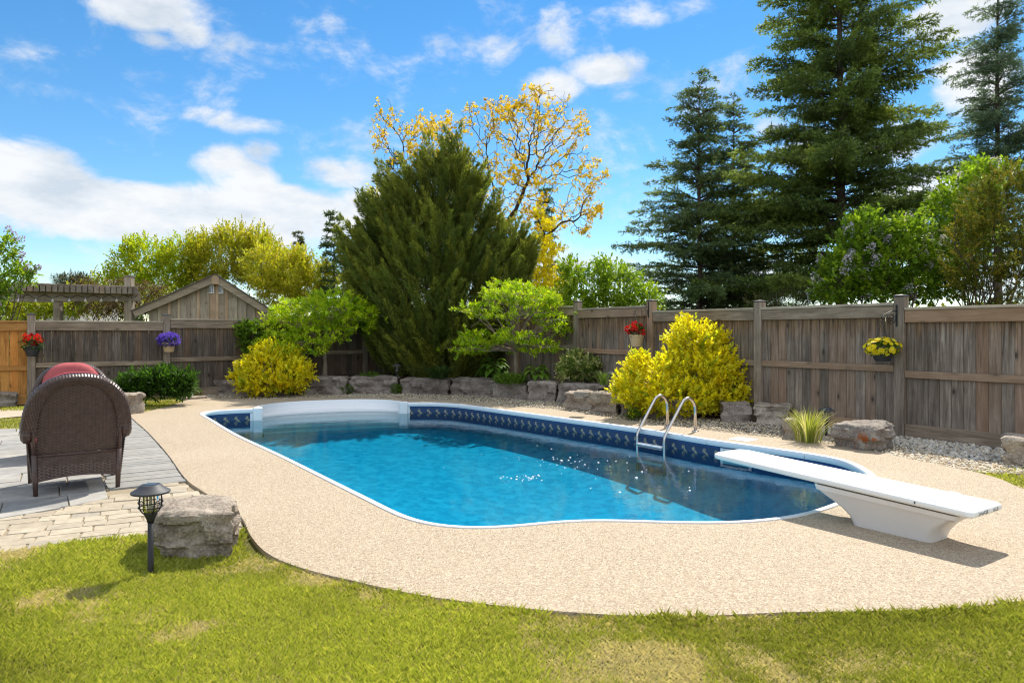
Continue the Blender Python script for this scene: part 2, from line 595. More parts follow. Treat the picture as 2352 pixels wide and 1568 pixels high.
M['stone_rust'] = stone_mat('limestone_rust', (.38, .335, .29), (.26, .225, .195), (.15, .125, .11), rust=True)
M['flag'] = paver_mat('grey_flagstone', [(.36, .35, .325), (.44, .415, .375), (.31, .305, .29), (.47, .43, .375)], .3, 6)
M['strip'] = paver_mat('grey_border_paver', [(.30, .295, .275), (.35, .34, .315), (.27, .265, .25)], .25, 8)
M['cobble'] = paver_mat('cream_cobble', [(.45, .385, .285), (.50, .43, .325), (.40, .34, .255), (.47, .40, .295), (.385, .34, .275)], .3, 12)
M['white_plastic'] = simple('white_vinyl', (.80, .81, .82), .35, 0, .4, .03, 20)
M['coping'] = simple('white_coping', (.72, .76, .80), .4, 0, .4, .05, 8)
M['board_white'] = simple('white_board', (.82, .81, .78), .55, 0, .35, .06, 160, .35)
M['stand_white'] = simple('white_stand', (.72, .69, .66), .4, 0, .4, .08, 5)
M['print_dark'] = simple('dark_print', (.09, .10, .11), .6)
M['steel'] = simple('stainless_steel', (.62, .58, .54), .22, 1.0, .5, .06, 40)
M['soil'] = simple('bark_mulch', (.045, .030, .022), .95, 0, .1, .5, 45, .8)
M['joint'] = simple('joint_sand', (.30, .25, .175), .95, 0, .1, .4, 60, .5)

def deck_mat():
    m, g, p, out = new_mat('exposed_aggregate')
    co = g.coord('Object')
    v1 = g.n('ShaderNodeTexVoronoi'); g.put(v1.inputs['Vector'], co); v1.inputs['Scale'].default_value = 145
    cell = g.sep(v1.outputs['Color'])[0]
    c = g.ramp(cell, [(0.0, (.19, .14, .092)), (0.11, (.37, .295, .20)), (0.32, (.46, .375, .26)), (0.52, (.52, .435, .31)), (0.70, (.42, .34, .235)), (0.83, (.61, .54, .42)), (0.96, (.24, .18, .12))], 'CONSTANT')
    d = v1.outputs['Distance']
    c = g.mix(g.m('MULTIPLY', g.smooth(d, .42, .66), .62), c, (.27, .205, .15))
    clump = g.noise(co, 26, 5, .65)
    c = g.mix(g.m('MULTIPLY', g.smooth(clump, .53, .70), .36), c, (.26, .19, .135))
    c = g.mix(g.m('MULTIPLY', g.smooth(clump, .47, .33), .35), c, (.58, .49, .37))
    wear = g.noise(co, 1.1, 5, .6)
    c = g.mix(g.m('MULTIPLY', g.smooth(wear, .45, .75), .22), c, (.43, .34, .25))
    damp = g.noise(co, .45, 3, .5)
    c = g.mix(g.m('MULTIPLY', g.smooth(damp, .5, .7), .16), c, (.53, .445, .335))
    g.put(p.inputs['Base Color'], c)
    p.inputs['Roughness'].default_value = .75
    p.inputs['Specular IOR Level'].default_value = .25
    h = g.m('ADD', g.m('MULTIPLY', d, -1.0), g.m('MULTIPLY', clump, .5))
    g.put(p.inputs['Normal'], g.bump(h, .55, .006))
    return m
M['deck'] = deck_mat()

def ground_mat():
    m, g, p, out = new_mat('turf_soil')
    co = g.coord('Object')
    n1 = g.noise(co, 1.3, 5, .6)
    n2 = g.noise(co, 60, 5, .7)
    c = g.ramp(n1, [(.35, (.075, .10, .018)), (.55, (.12, .125, .03)), (.7, (.20, .165, .06))])
    c = g.mix(g.m('MULTIPLY', g.smooth(n2, .45, .65), .6), c, (.03, .035, .010))
    g.put(p.inputs['Base Color'], c)
    p.inputs['Roughness'].default_value = .95
    p.inputs['Specular IOR Level'].default_value = .05
    g.put(p.inputs['Normal'], g.bump(n2, .8, .03))
    return m
M['ground'] = ground_mat()

def gravel_base():
    m, g, p, out = new_mat('gravel_bed')
    co = g.coord('Object')
    v = g.n('ShaderNodeTexVoronoi'); g.put(v.inputs['Vector'], co); v.inputs['Scale'].default_value = 34
    cell = g.sep(v.outputs['Color'])[0]
    c = g.ramp(cell, [(0, (.30, .245, .17)), (.35, (.46, .39, .285)), (.7, (.36, .31, .25)), (1, (.56, .49, .37))])
    c = g.mix(g.smooth(v.outputs['Distance'], .35, .6), c, (.10, .08, .055))
    g.put(p.inputs['Base Color'], c)
    p.inputs['Roughness'].default_value = .9
    g.put(p.inputs['Normal'], g.bump(v.outputs['Distance'], .9, -.03))
    return m
M['gravel_base'] = gravel_base()

def pebble_mat():
    m, g, p, out = new_mat('pebble')
    g.put(p.inputs['Base Color'], g.attr('tint'))
    p.inputs['Roughness'].default_value = .8
    return m
M['pebble'] = pebble_mat()

def liner_mat():
    """pool liner: printed navy border with a repeated shell motif above, mottled blue with painted caustics below"""
    m, g, p, out = new_mat('pool_liner')
    uv = g.coord('UV')
    u, v, _ = g.sep(uv)                       # metres along the wall, metres above the deck (negative)
    fr = g.m('SUBTRACT', g.m('MULTIPLY', g.m('FRACT', g.m('DIVIDE', u, .185)), .185), .0925)
    q = g.m('ADD', v, .185)
    def ell(cx, cy, ang, rx, ry):
        a = g.m('SUBTRACT', fr, cx); b = g.m('SUBTRACT', q, cy)
        c, s = math.cos(ang), math.sin(ang)
        x = g.m('ADD', g.m('MULTIPLY', a, c / rx), g.m('MULTIPLY', b, s / rx))
        y = g.m('ADD', g.m('MULTIPLY', a, -s / ry), g.m('MULTIPLY', b, c / ry))
        return g.m('ADD', g.m('MULTIPLY', x, x), g.m('MULTIPLY', y, y))
    e1 = ell(-.022, .030, .9, .030, .024)
    e2 = ell(.016, -.012, -.75, .058, .016)
    e3 = ell(-.030, -.045, .7, .034, .013)
    e = g.m('MINIMUM', g.m('MINIMUM', e1, e2), e3)
    motif = g.smooth(e, 1.15, .75)
    no = g.noise(g.comb(u, v, 0.0), 42, 4, .6)
    tan = g.ramp(no, [(.35, (.09, .09, .075)), (.5, (.34, .30, .20)), (.66, (.55, .50, .36))])
    navy = g.mix(g.noise(g.comb(u, v, 0.0), 14, 3, .6), (.014, .034, .085), (.035, .080, .18))
    halo = g.m('MULTIPLY', g.smooth(e, 2.6, 1.2), .5)
    band = g.mix(halo, navy, (.055, .10, .17))
    band = g.mix(g.m('MULTIPLY', motif, .82), band, tan)
    st = g.m('MULTIPLY', g.smooth(v, -.100, -.094), g.smooth(v, -.078, -.084))
    band = g.mix(g.m('MULTIPLY', st, .8), band, (.025, .10, .32))
    st2 = g.m('MULTIPLY', g.smooth(v, -.078, -.073), g.smooth(v, -.060, -.064))
    band = g.mix(g.m('MULTIPLY', st2, .85), band, (.012, .03, .08))
    co = g.coord('Object')
    mot = g.noise(co, 9, 8, .75, .7)
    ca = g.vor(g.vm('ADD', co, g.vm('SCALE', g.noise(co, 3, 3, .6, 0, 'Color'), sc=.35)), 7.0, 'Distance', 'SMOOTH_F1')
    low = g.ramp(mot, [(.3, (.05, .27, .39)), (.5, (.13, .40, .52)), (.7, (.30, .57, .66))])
    low = g.mix(g.m('MULTIPLY', g.smooth(ca, .35, .6), .45), low, (.34, .62, .71))  # pale caustic light pattern painted into the liner colour
    c = g.mix(g.smooth(v, -.345, -.335), low, band)
    g.put(p.inputs['Base Color'], c)
    p.inputs['Roughness'].default_value = .5
    return m
M['liner'] = liner_mat()

def water_mat():
    m, g, p, out = new_mat('pool_water')
    t = m.node_tree
    t.nodes.remove(p)
    co = g.coord('Object')
    n1 = g.noise(g.mapping(co, (1, 1, 1), rot=(0, 0, .5)), 1.6, 3, .55, .4)
    n2 = g.noise(g.mapping(co, (1, 1.5, 1), rot=(0, 0, .9)), 6.5, 4, .6, .6)
    n3 = g.noise(co, 24, 3, .6)
    h = g.m('ADD', g.m('MULTIPLY', n1, 1.0), g.m('ADD', g.m('MULTIPLY', n2, .24), g.m('MULTIPLY', n3, .022)))
    nr = g.bump(h, .16, .035)
    fr = g.n('ShaderNodeFresnel'); fr.inputs[0].default_value = 1.33
    g.put(fr.inputs['Normal'], nr)
    gl = g.n('ShaderNodeBsdfGlossy'); gl.inputs['Roughness'].default_value = .0
    g.put(gl.inputs['Normal'], nr)
    tr = g.n('ShaderNodeBsdfTransparent')
    tr.inputs[0].default_value = (.88, .97, 1.0, 1)
    mx = g.n('ShaderNodeMixShader')
    t.links.new(fr.outputs[0], mx.inputs[0])
    t.links.new(tr.outputs[0], mx.inputs[1]); t.links.new(gl.outputs[0], mx.inputs[2])
    t.links.new(mx.outputs[0], out.inputs[0])
    va = g.n('ShaderNodeVolumeAbsorption')
    va.inputs['Color'].default_value = (.03, .85, .945, 1)
    va.inputs['Density'].default_value = 1.15
    t.links.new(va.outputs[0], out.inputs['Volume'])
    return m
M['water'] = water_mat()

def wicker(name, a, b):
    m, g, p, out = new_mat(name)
    n = g.noise(g.coord(), 26, 4, .6)
    g.put(p.inputs['Base Color'], g.ramp(n, [(.3, b), (.7, a)]))
    p.inputs['Roughness'].default_value = .38
    p.inputs['Specular IOR Level'].default_value = .5
    return m
M['wicker'] = wicker('brown_wicker', (.085, .050, .040), (.040, .022, .018))
M['wicker_stake'] = wicker('dark_wicker', (.055, .030, .028), (.03, .016, .014))
M['cushion'] = simple('red_cushion', (.40, .10, .105), .85, 0, .15, .18, 14, .15)
M['piping'] = simple('red_piping', (.30, .035, .045), .8)
M['lamp_glass'] = None
def glass_mat():
    m, g, p, out = new_mat('clear_lamp_glass')
    t = m.node_tree
    tr = g.n('ShaderNodeBsdfTransparent'); tr.inputs[0].default_value = (.90, .90, .84, 1)
    gl = g.n('ShaderNodeBsdfGlossy'); gl.inputs['Roughness'].default_value = .08
    fr = g.n('ShaderNodeFresnel'); fr.inputs[0].default_value = 1.45
    mx = g.n('ShaderNodeMixShader')
    t.links.new(fr.outputs[0], mx.inputs[0]); t.links.new(tr.outputs[0], mx.inputs[1]); t.links.new(gl.outputs[0], mx.inputs[2])
    t.links.new(mx.outputs[0], out.inputs[0])
    t.nodes.remove(p)
    return m
M['lamp_glass'] = glass_mat()
M['lamp_cap'] = simple('dark_lamp_cap', (.045, .048, .055), .55, 0, .35, .2, 30)
M['lamp_core'] = simple('lamp_core', (.50, .47, .36), .5)
M['pot_dark'] = simple('charcoal_pot', (.035, .037, .042), .55)
M['pot_tan'] = simple('tan_pot', (.50, .36, .21), .6, 0, .3, .06, 10)
M['pot_cream'] = simple('cream_pot', (.55, .41, .25), .6, 0, .3, .06, 10)
M['window_white'] = simple('white_paint', (.78, .78, .76), .5)
def pane_mat():
    m, g, p, out = new_mat('window_pane')
    g.put(p.inputs['Base Color'], (.10, .14, .18)); p.inputs['Roughness'].default_value = .08
    p.inputs['Specular IOR Level'].default_value = .8
    return m
M['pane'] = pane_mat()
M['shingle'] = simple('grey_roof_shingle', (.14, .12, .105), .9, 0, .1, .35, 40, .5)
M['siding'] = simple('pale_house_siding', (.45, .42, .38), .7, 0, .2, .1, 3)
M['bulb'] = simple('string_bulb', (.75, .74, .70), .2, 0, .5)
M['leaf'] = leaf('leaf', trans=.52)
M['leaf_glossy'] = leaf('glossy_leaf', .6, .42, .08)
M['needle'] = leaf('needle', .55, .50, .22, (1.0, 1.0, .6))
M['petal'] = leaf('petal', .55, .4, .2, (1.0, 1.0, 1.0))
M['grass'] = leaf('grass_blade', .55, .48, .3, (1.0, 1.0, .5))
M['bark'] = bark('grey_bark', (.40, .31, .24), (.16, .12, .095))
M['bark_dark'] = bark('dark_bark', (.13, .095, .075), (.045, .033, .027))
M['bark_twig'] = bark('twig_bark', (.085, .062, .048), (.035, .026, .021))
M['bark_spruce'] = bark('spruce_bark', (.16, .125, .105), (.06, .045, .04), 20)
# ------------------------------------------------------------------ pool outline (metres, deck level), from the step recess clockwise
PR = P(933, 925); PL = P(583, 939)
CTRL = [PR, P(995, 924.5), P(1054, 928), P(1132, 938), P(1288, 959), P(1480, 985), P(1620, 1008), P(1745, 1025), P(1850, 1040), P(1940, 1055),
        P(1973, 1071), Vector((3.56, 6.85, 0)), Vector((3.30, 6.36, 0)), P(1941, 1150), P(1870, 1177), P(1790, 1192), P(1700, 1200), P(1570, 1201),
        P(1450, 1196), P(1340, 1194), P(1280, 1197), P(1230, 1203), P(1180, 1210), P(1110, 1214), P(1040, 1213), P(975, 1204), P(930, 1190),
        P(850, 1150), P(740, 1095), P(640, 1045), P(540, 998), P(482, 963), P(459, 949), P(478, 944), P(530, 941), PL]
CURVE = resample(catmull(CTRL, 8), .085)
for _ in range(14):
    CURVE = [CURVE[0]] + [(a + 2 * b + c) / 4 for a, b, c in zip(CURVE[:-2], CURVE[1:-1], CURVE[2:])] + [CURVE[-1]]
CURVE = resample(CURVE, .085)
ch = (PR - PL); chd = ch.normalized(); chn = Vector((-chd.y, chd.x, 0))      # outwards from the pool, away from the camera
if chn.y < 0: chn = -chn
ARC = []
for i in range(1, 32):
    t = i / 32
    ARC.append(PL.lerp(PR, t) + chn * (1.06 * (1 - abs(2 * t - 1) ** 2.6) ** .62))
OUT = CURVE + ARC                                                           # closed outline
if poly_area(OUT) < 0:
    SGN = -1
else:
    SGN = 1
def normals(pts, closed):
    N = []
    n = len(pts)
    for i in range(n):
        a = pts[(i - 1) % n] if closed or i > 0 else pts[i]
        b = pts[(i + 1) % n] if closed or i < n - 1 else pts[i]
        d = (b - a).normalized()
        N.append(Vector((d.y, -d.x, 0)) * SGN)                              # outwards
    return N
NOUT = normals(OUT, True)
def offset(o):
    return [p + n * o for p, n in zip(OUT, NOUT)]

# ------------------------------------------------------------------ ground out to the horizon
HOLE = offset(.12)
big = [Vector((600 * math.cos(2 * math.pi * k / 48), 600 * math.sin(2 * math.pi * k / 48) + 20, 0)) for k in range(48)]
tag(sheet('ground', big, -.032, M['ground'], [HOLE]), kind='structure')

# ------------------------------------------------------------------ pool deck
far_edge = [P(455, 914), P(585, 916.5), P(741, 912), P(936, 915), P(1054, 920), P(1171, 932), P(1288, 942), P(1450, 966), P(1612, 986), P(1722, 999),
            P(1793, 1006), P(1912, 1020), P(2009, 1036), P(2141, 1064), P(2238, 1083)]
DECK = [P(300, 953), P(335, 945), P(390, 932)] + far_edge + [P(2300, 1100), P(2352, 1122), Vector((4.72, 5.6, 0)), Vector((4.55, 4.9, 0)), Vector((4.1, 4.25, 0)),
        Vector((3.4, 3.86, 0)), P(2352, 1378), P(2200, 1394), P(2000, 1402), P(1800, 1405), P(1560, 1414), P(1300, 1404), P(1000, 1371), P(800, 1330), P(680, 1299),
        P(612, 1268), P(575, 1228), P(548, 1180), P(470, 1130), P(425, 1097), P(385, 1042), P(340, 992)]
DECKS = resample(catmull(DECK, 6, closed=True), .12)
tag(sheet('pool_deck', DECKS, 0.0, M['deck'], [offset(.020)], depth=.10), kind='structure')

# ------------------------------------------------------------------ pool basin
WATER_Z = -.205
basin = empty('pool_basin', (0.2, 9.0, 0), kind='structure')
wl = CURVE; wn = NOUT[:len(CURVE)]
ulen = [0.0]
for a, b in zip(wl[:-1], wl[1:]): ulen.append(ulen[-1] + (b - a).length)
V = []; F = []; UV = []
lev = [-.055, -.20, -.34, -.40, -.47, -.55]
for i, p in enumerate(wl):
    for z in lev:
        V.append((p.x, p.y, z)); UV.append((ulen[i], z))
nl = len(lev)
for i in range(len(wl) - 1):
    for k in range(nl - 1):
        F.append((i * nl + k, (i + 1) * nl + k, (i + 1) * nl + k + 1, i * nl + k + 1))
mesh_np('pool_wall', np.array(V), F, M['liner'], basin, smooth=True, uv=UV)
# floor, dished towards the middle of the deep end; kept at the depth it appears to have through the water
c_deep = Vector((.9, 7.9, 0))
V = []; F = []; UV = []
rings = [1.0, .92, .80, .62, .40, .18]
base_loop = CURVE
nb = len(base_loop)
def floor_z(q, s):
    t = ((q.x + 3.4) * .575 - (q.y - 13.2) * .818) / 10.0          # 0 at the steps, 1 at the deep end
    w = min(1, max(0, (t - .25) / .60)); w = w * w * (3 - 2 * w)
    return -.53 - (1 - s ** 3) * (.14 + .34 * w)
for s_ in rings:
    for p in base_loop:
        q = c_deep.lerp(p, s_)
        V.append((q.x, q.y, floor_z(q, s_))); UV.append((q.x, -3 - q.y))
V.append((c_deep.x, c_deep.y, floor_z(c_deep, 0))); UV.append((0, -3))
for r in range(len(rings) - 1):
    for i in range(nb):
        j = (i + 1) % nb
        F.append((r * nb + i, r * nb + j, (r + 1) * nb + j, (r + 1) * nb + i))
for i in range(nb):
    F.append(((len(rings) - 1) * nb + i, (len(rings) - 1) * nb + (i + 1) % nb, len(V) - 1))
mesh_np('pool_floor', np.array(V), F, M['liner'], basin, smooth=True, uv=UV)
# coping: white vinyl lengths butted end to end
prof = [(-.030, -.066), (-.040, -.045), (-.040, -.012), (-.030, .004), (-.012, .009), (.026, .009), (.029, -.055)]
joints = [0, 14, 37, 60, 82, 98, 112, 124, 140, 158, 180, 205, 232, 262, len(wl) - 1]
joints = sorted(set(int(min(j, len(wl) - 1)) for j in joints))
for a, b in zip(joints[:-1], joints[1:]):
    V = []; F = []
    idx = list(range(a, b + 1))
    for q, i in enumerate(idx):
        p, n = wl[i], wn[i]
        d = (wl[min(i + 1, len(wl) - 1)] - wl[max(i - 1, 0)]).normalized()
        sh = .004 if q == 0 else (-.004 if q == len(idx) - 1 else 0)
        for (o, z) in prof:
            w = p + n * o + d * sh
            V.append((w.x, w.y, z))
    k = len(prof)
    for q in range(len(idx) - 1):
        for e in range(k - 1):
            F.append((q * k + e, q * k + e + 1, (q + 1) * k + e + 1, (q + 1) * k + e))
    F.append(tuple(range(k))); F.append(tuple((len(idx) - 1) * k + e for e in range(k - 1, -1, -1)))
    o = mesh_np('coping', np.array(V), F, M['coping'], basin, smooth=True)
    o.data.set_sharp_from_angle(angle=R(35))
# skimmer mouth in the far wall under the board, and its lid on the deck
sk = P(1674, 1046, -.125)
i0 = min(range(len(wl)), key=lambda i: (wl[i] - Vector((sk.x, sk.y, 0))).length)
sp, sn = wl[i0], wn[i0]
sd = Vector((-sn.y, sn.x, 0))
def wallbox(mb, u0, u1, z0, z1, t0, t1):
    Mx = Matrix(((sd.x, -sn.x, 0, sp.x), (sd.y, -sn.y, 0, sp.y), (0, 0, 1, 0), (0, 0, 0, 1)))
    mb.box((u0, t0, z0), (u1, t1, z1), Mx)
mb = MB()
wallbox(mb, -.22, .22, -.105, -.085, .0, .015); wallbox(mb, -.22, .22, -.275, -.245, .0, .015)
wallbox(mb, -.22, -.185, -.245, -.105, .0, .015); wallbox(mb, .185, .22, -.245, -.105, .0, .015)
skf = mb.build('skimmer', M['white_plastic'], basin)
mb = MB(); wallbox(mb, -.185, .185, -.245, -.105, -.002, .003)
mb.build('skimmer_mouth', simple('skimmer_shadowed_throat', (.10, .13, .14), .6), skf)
lid = P(1707, 1009)
mb = MB(); Mx = Matrix.Translation((lid.x, lid.y, 0)) @ Matrix.Rotation(math.atan2(sd.y, sd.x), 4, 'Z')
mb.box((-.14, -.14, -.01), (.14, .14, .008), Mx, .004)
tag(mb.build('skimmer_lid', M['white_plastic']), 'square white skimmer lid set in the deck behind the diving board', 'lid')

# water: a closed body, its skirts behind the liner
WO = offset(.015)
tri = tessellate_polygon([[Vector((p.x, p.y, 0)) for p in WO]])
V = [(p.x, p.y, WATER_Z) for p in WO] + [(p.x, p.y, -1.9) for p in WO]
n = len(WO); F = []
for t in tri:
    a, b, c = (WO[i] for i in t)
    t = tuple(t) if (b - a).cross(c - a).z > 0 else tuple(reversed(t))
    F.append(t); F.append(tuple(n + i for i in reversed(t)))
for i in range(n):
    j = (i + 1) % n
    q = (i, n + i, n + j, j)
    F.append(q if SGN > 0 else tuple(reversed(q)))
tag(mesh_np('pool_water', np.array(V), F, M['water']), kind='structure')

# ------------------------------------------------------------------ moulded steps at the shallow end
steps = empty('pool_steps', ((PL + PR) / 2), 'white moulded entry steps curving out of the pool end nearest the stone wall', 'pool steps')
def arc(k, lift=0.0):
    """recess outline scaled towards the chord"""
    m0 = (PL + PR) / 2
    pts = [PL] + ARC + [PR]
    return [PL.lerp(PR, .5) + (p - m0).dot(chd) * chd * (1 - (1 - k) * .12) + (p - m0).dot(chn) * chn * k for p in pts]
def band(mb, la, za, lb, zb):
    n = len(la); b = len(mb.v)
    mb.add([(p.x, p.y, za) for p in la] + [(p.x, p.y, zb) for p in lb], [(i, i + 1, n + i + 1, n + i) for i in range(n - 1)])
full = [PL] + ARC + [PR]
fn = normals(OUT, True)
rim_o = [p + chn * .07 + (p - (PL + PR) / 2).normalized() * .01 for p in full]
mb = MB()
band(mb, rim_o, .012, full, .020); band(mb, full, .020, arc(.985), .012); band(mb, rim_o, .012, rim_o, -.05)
mb.build('rim', M['white_plastic'], steps, smooth=True, angle=40)
mb = MB(); band(mb, arc(.985), .012, arc(.955), -.07); band(mb, arc(.955), -.07, arc(.93), -.085); band(mb, arc(.93), -.085, arc(.90), -.155)
mb.build('recess_wall', M['white_plastic'], steps, smooth=True, angle=35)
z = -.155
ks = [.90, .72, .54, .36, .18, .02]
for i in range(5):
    mb = MB(); z2 = z - (.075 if i == 0 else .075)
    band(mb, arc(ks[i]), z, arc(ks[i + 1] + .015), z - .004); band(mb, arc(ks[i + 1] + .015), z - .004, arc(ks[i + 1]), z - .02); band(mb, arc(ks[i + 1]), z - .02, arc(ks[i + 1] - .008), z2)
    mb.build('step', M['white_plastic'], steps, smooth=True, angle=35)
    z = z2
mb = MB(); band(mb, arc(.012), z, arc(.0), -.60)
mb.build('riser', M['white_plastic'], steps, smooth=True)
for q, s in ((PL, 1), (PR, -1)):
    Mx = Matrix(((chd.x, chn.x, 0, q.x), (chd.y, chn.y, 0, q.y), (0, 0, 1, 0), (0, 0, 0, 1)))
    mb = MB()
    x0, x1 = (-.02, .15) if s > 0 else (-.15, .02)
    mb.box((x0, -.07, -.7), (x1, .06, .030), Mx, .018)
    mb.build('end_flange', M['white_plastic'], steps)
    mb = MB(); x0, x1 = (-.065, -.021) if s > 0 else (.021, .065)
    mb.box((x0, -.035, -.7), (x1, .0, -.072), Mx)
    mb.build('liner_clip', M['coping'], steps)

# ------------------------------------------------------------------ fence lines
RP = [W(3560, 765, 6.0), W(2554, 765, 7.72), W(2070, 765, 9.58), W(1745, 765, 11.45), W(1497, 765, 13.30), W(1327, 765, 15.2), W(1192, 765, 17.05), Vector((-1.45, 19.45, 0))]
RP[0] = RP[1] + (RP[1] - RP[2])
LP = [Vector((-13.7, 11.3, 0)), Vector((-11.70, 12.69, 0)), W(72, 765, 14.08), W(382, 765, 15.47), W(604, 765, 16.86), W(838, 765, 18.25), Vector((-1.45, 19.45, 0))]
for q in RP + LP: q.z = 0
def ray_fence(px):
    """distance at which the fence is met at this column of the photograph"""
    u = (px - 1176) / FPX
    best = None
    for L in (LP, RP):
        for a, b in zip(L[:-1], L[1:]):
            # (a + t(b-a)).x = u * y
            den = (b.x - a.x) - u * (b.y - a.y)
            if abs(den) < 1e-9: continue
            t = (u * a.y - a.x) / den
            if -1e-6 <= t <= 1 + 1e-6:
                y = a.y + t * (b.y - a.y)
                if y > 0 and (best is None or y < best): best = y
    return best

# ------------------------------------------------------------------ raised planting bed behind the stones
ST = [(440, 902, .27), (575, 905, .27), (693, 904, .28), (797, 903, .30), (913, 902, .29), (1030, 904, .27), (1145, 908, .27), (1210, 914, .22), (1279, 918, .22), (1352, 932, .18), (1420, 946, .12),
      (1550, 955, .04), (1660, 962, .0), (1727, 960, -.02)]
top = []; back = []
for px, py, z in ST:
    f = P(px, py); f = f + f.normalized() * .16
    d = ray_fence(px) + .04
    top.append(Vector((f.x, f.y, z))); back.append(Vector(((px - 1176) / FPX * d, d, z)))
# the corner of the two fences belongs to the bed as well
k = 6
ci = max(range(len(back)), key=lambda i: -abs(back[i].x + 1.45))
rows = 8
V = []; F = []
for a, b in zip(top, back):
    for r in range(rows + 1):
        q = a.lerp(b, r / rows)
        V.append((q.x, q.y, q.z + .06 * mnoise.noise(q * 2.1) + .05 * math.sin(math.pi * r / rows)))
for i in range(len(top) - 1):
    for r in range(rows):
        F.append((i * (rows + 1) + r, (i + 1) * (rows + 1) + r, (i + 1) * (rows + 1) + r + 1, i * (rows + 1) + r + 1))
nv = len(V)
V += [(q.x, q.y, -.2) for q in top]
for i in range(len(top) - 1):
    F.append((i * (rows + 1), nv + i, nv + i + 1, (i + 1) * (rows + 1)))
tag(mesh_np('planting_bed_ground', np.array(V), F, M['soil'], smooth=True), kind='structure')
# strip of mulch along the left fence
lb = [P(200, 930), P(335, 912), P(440, 906), Vector((top[0].x, top[0].y, 0)), Vector((back[0].x, back[0].y, 0)), LP[3], LP[2], LP[1], P(-120, 950)]
tag(sheet('fence_border_ground', lb, -.026, M['soil']), kind='structure')

# ------------------------------------------------------------------ gravel strip: bed sheet and loose stones
GRAV = far_edge + [P(2420, 1092), Vector((7.2, 7.2, 0)), RP[1], RP[2], (RP[2] + RP[3]) / 2, P(1727, 945), P(1550, 945), P(1420, 938), P(1352, 922), P(1279, 914), P(1145, 901), P(913, 896), P(700, 897), P(575, 897), P(455, 897)]
tag(sheet('gravel_bed', GRAV, -.022, M['gravel_base']), kind='structure')
rng = np.random.default_rng(11)
def pebbles(name, poly, n, smin, smax, pal, z, label):
    X, Y = sample_poly(rng, poly, n)
    base = np.array([(1, 0, 0), (-.5, .87, 0), (-.5, -.87, 0), (.5, .5, .55), (-.68, .18, .6), (.18, -.68, .6), (0, 0, .85)], np.float32)
    fc = np.array([(0, 3, 5), (0, 1, 3), (1, 4, 3), (1, 2, 4), (2, 5, 4), (2, 0, 5), (3, 6, 5), (3, 4, 6), (4, 5, 6)])
    N = len(X)
    a = rng.uniform(0, 6.28, N); s = rng.uniform(smin, smax, N) * rng.uniform(.8, 1.25, N)
    B = np.repeat(base[None], N, 0) * rng.uniform(.75, 1.25, (N, 7, 3))
    B *= np.stack([s, s * rng.uniform(.6, .95, N), s * rng.uniform(.5, .9, N)], 1)[:, None]
    ti = rng.normal(0, .28, N)
    x = B[..., 0] * np.cos(a)[:, None] - B[..., 1] * np.sin(a)[:, None]
    y = B[..., 0] * np.sin(a)[:, None] + B[..., 1] * np.cos(a)[:, None]
    zz = B[..., 2] + x * ti[:, None]
    V = np.stack([x + X[:, None], y + Y[:, None], zz + z + rng.uniform(-.008, .012, N)[:, None]], -1).reshape(-1, 3)
    F = (fc[None] + (np.arange(N) * 7)[:, None, None]).reshape(-1, 3)
    pal = np.array(pal)
    T = pal[rng.integers(0, len(pal), N)] * rng.uniform(.8, 1.15, (N, 1))
    return tag(mesh_np(name, V, F, M['pebble'], tint=np.repeat(T, 7, 0)), label, 'gravel', kind='stuff')
cream = [(.56, .46, .31), (.64, .55, .40), (.45, .35, .22), (.60, .52, .40), (.50, .47, .42), (.35, .28, .20), (.66, .60, .48)]
greyp = [(.54, .47, .37), (.62, .56, .46), (.46, .40, .31), (.58, .54, .48), (.50, .48, .44), (.66, .60, .49)]
left_g = far_edge[:11] + [P(1793, 975), P(1727, 950), P(1550, 950), P(1420, 944), P(1352, 930), P(1279, 918), P(1145, 906), P(913, 900), P(700, 902), P(575, 902), P(455, 902)]
pebbles('gravel', left_g, 9500, .012, .021, cream, -.018, 'fine tan gravel strip between the pool deck and the limestone wall')
right_g = far_edge[10:] + [P(2420, 1088), Vector((6.9, 7.3, 0)), RP[1] + Vector((-.1, -.06, 0)), RP[2] + Vector((-.1, -.06, 0)), P(1793, 960)]
mid = [P(1820, 985), P(2009, 1012), P(2210, 1052), P(2420, 1066)]
front_g = far_edge[10:] + [P(2420, 1088)] + mid[::-1]
back_g = mid + [Vector((6.9, 7.3, 0)), RP[1] + Vector((-.1, -.06, 0)), RP[2] + Vector((-.1, -.06, 0)), P(1793, 960)]
pebbles('gravel', front_g, 5200, .012, .026, cream, -.018, 'cream pebbles along the deck edge in front of the grey stones')
pebbles('gravel', back_g, 3000, .020, .040, greyp, -.014, 'larger rounded pebbles at the foot of the right fence')

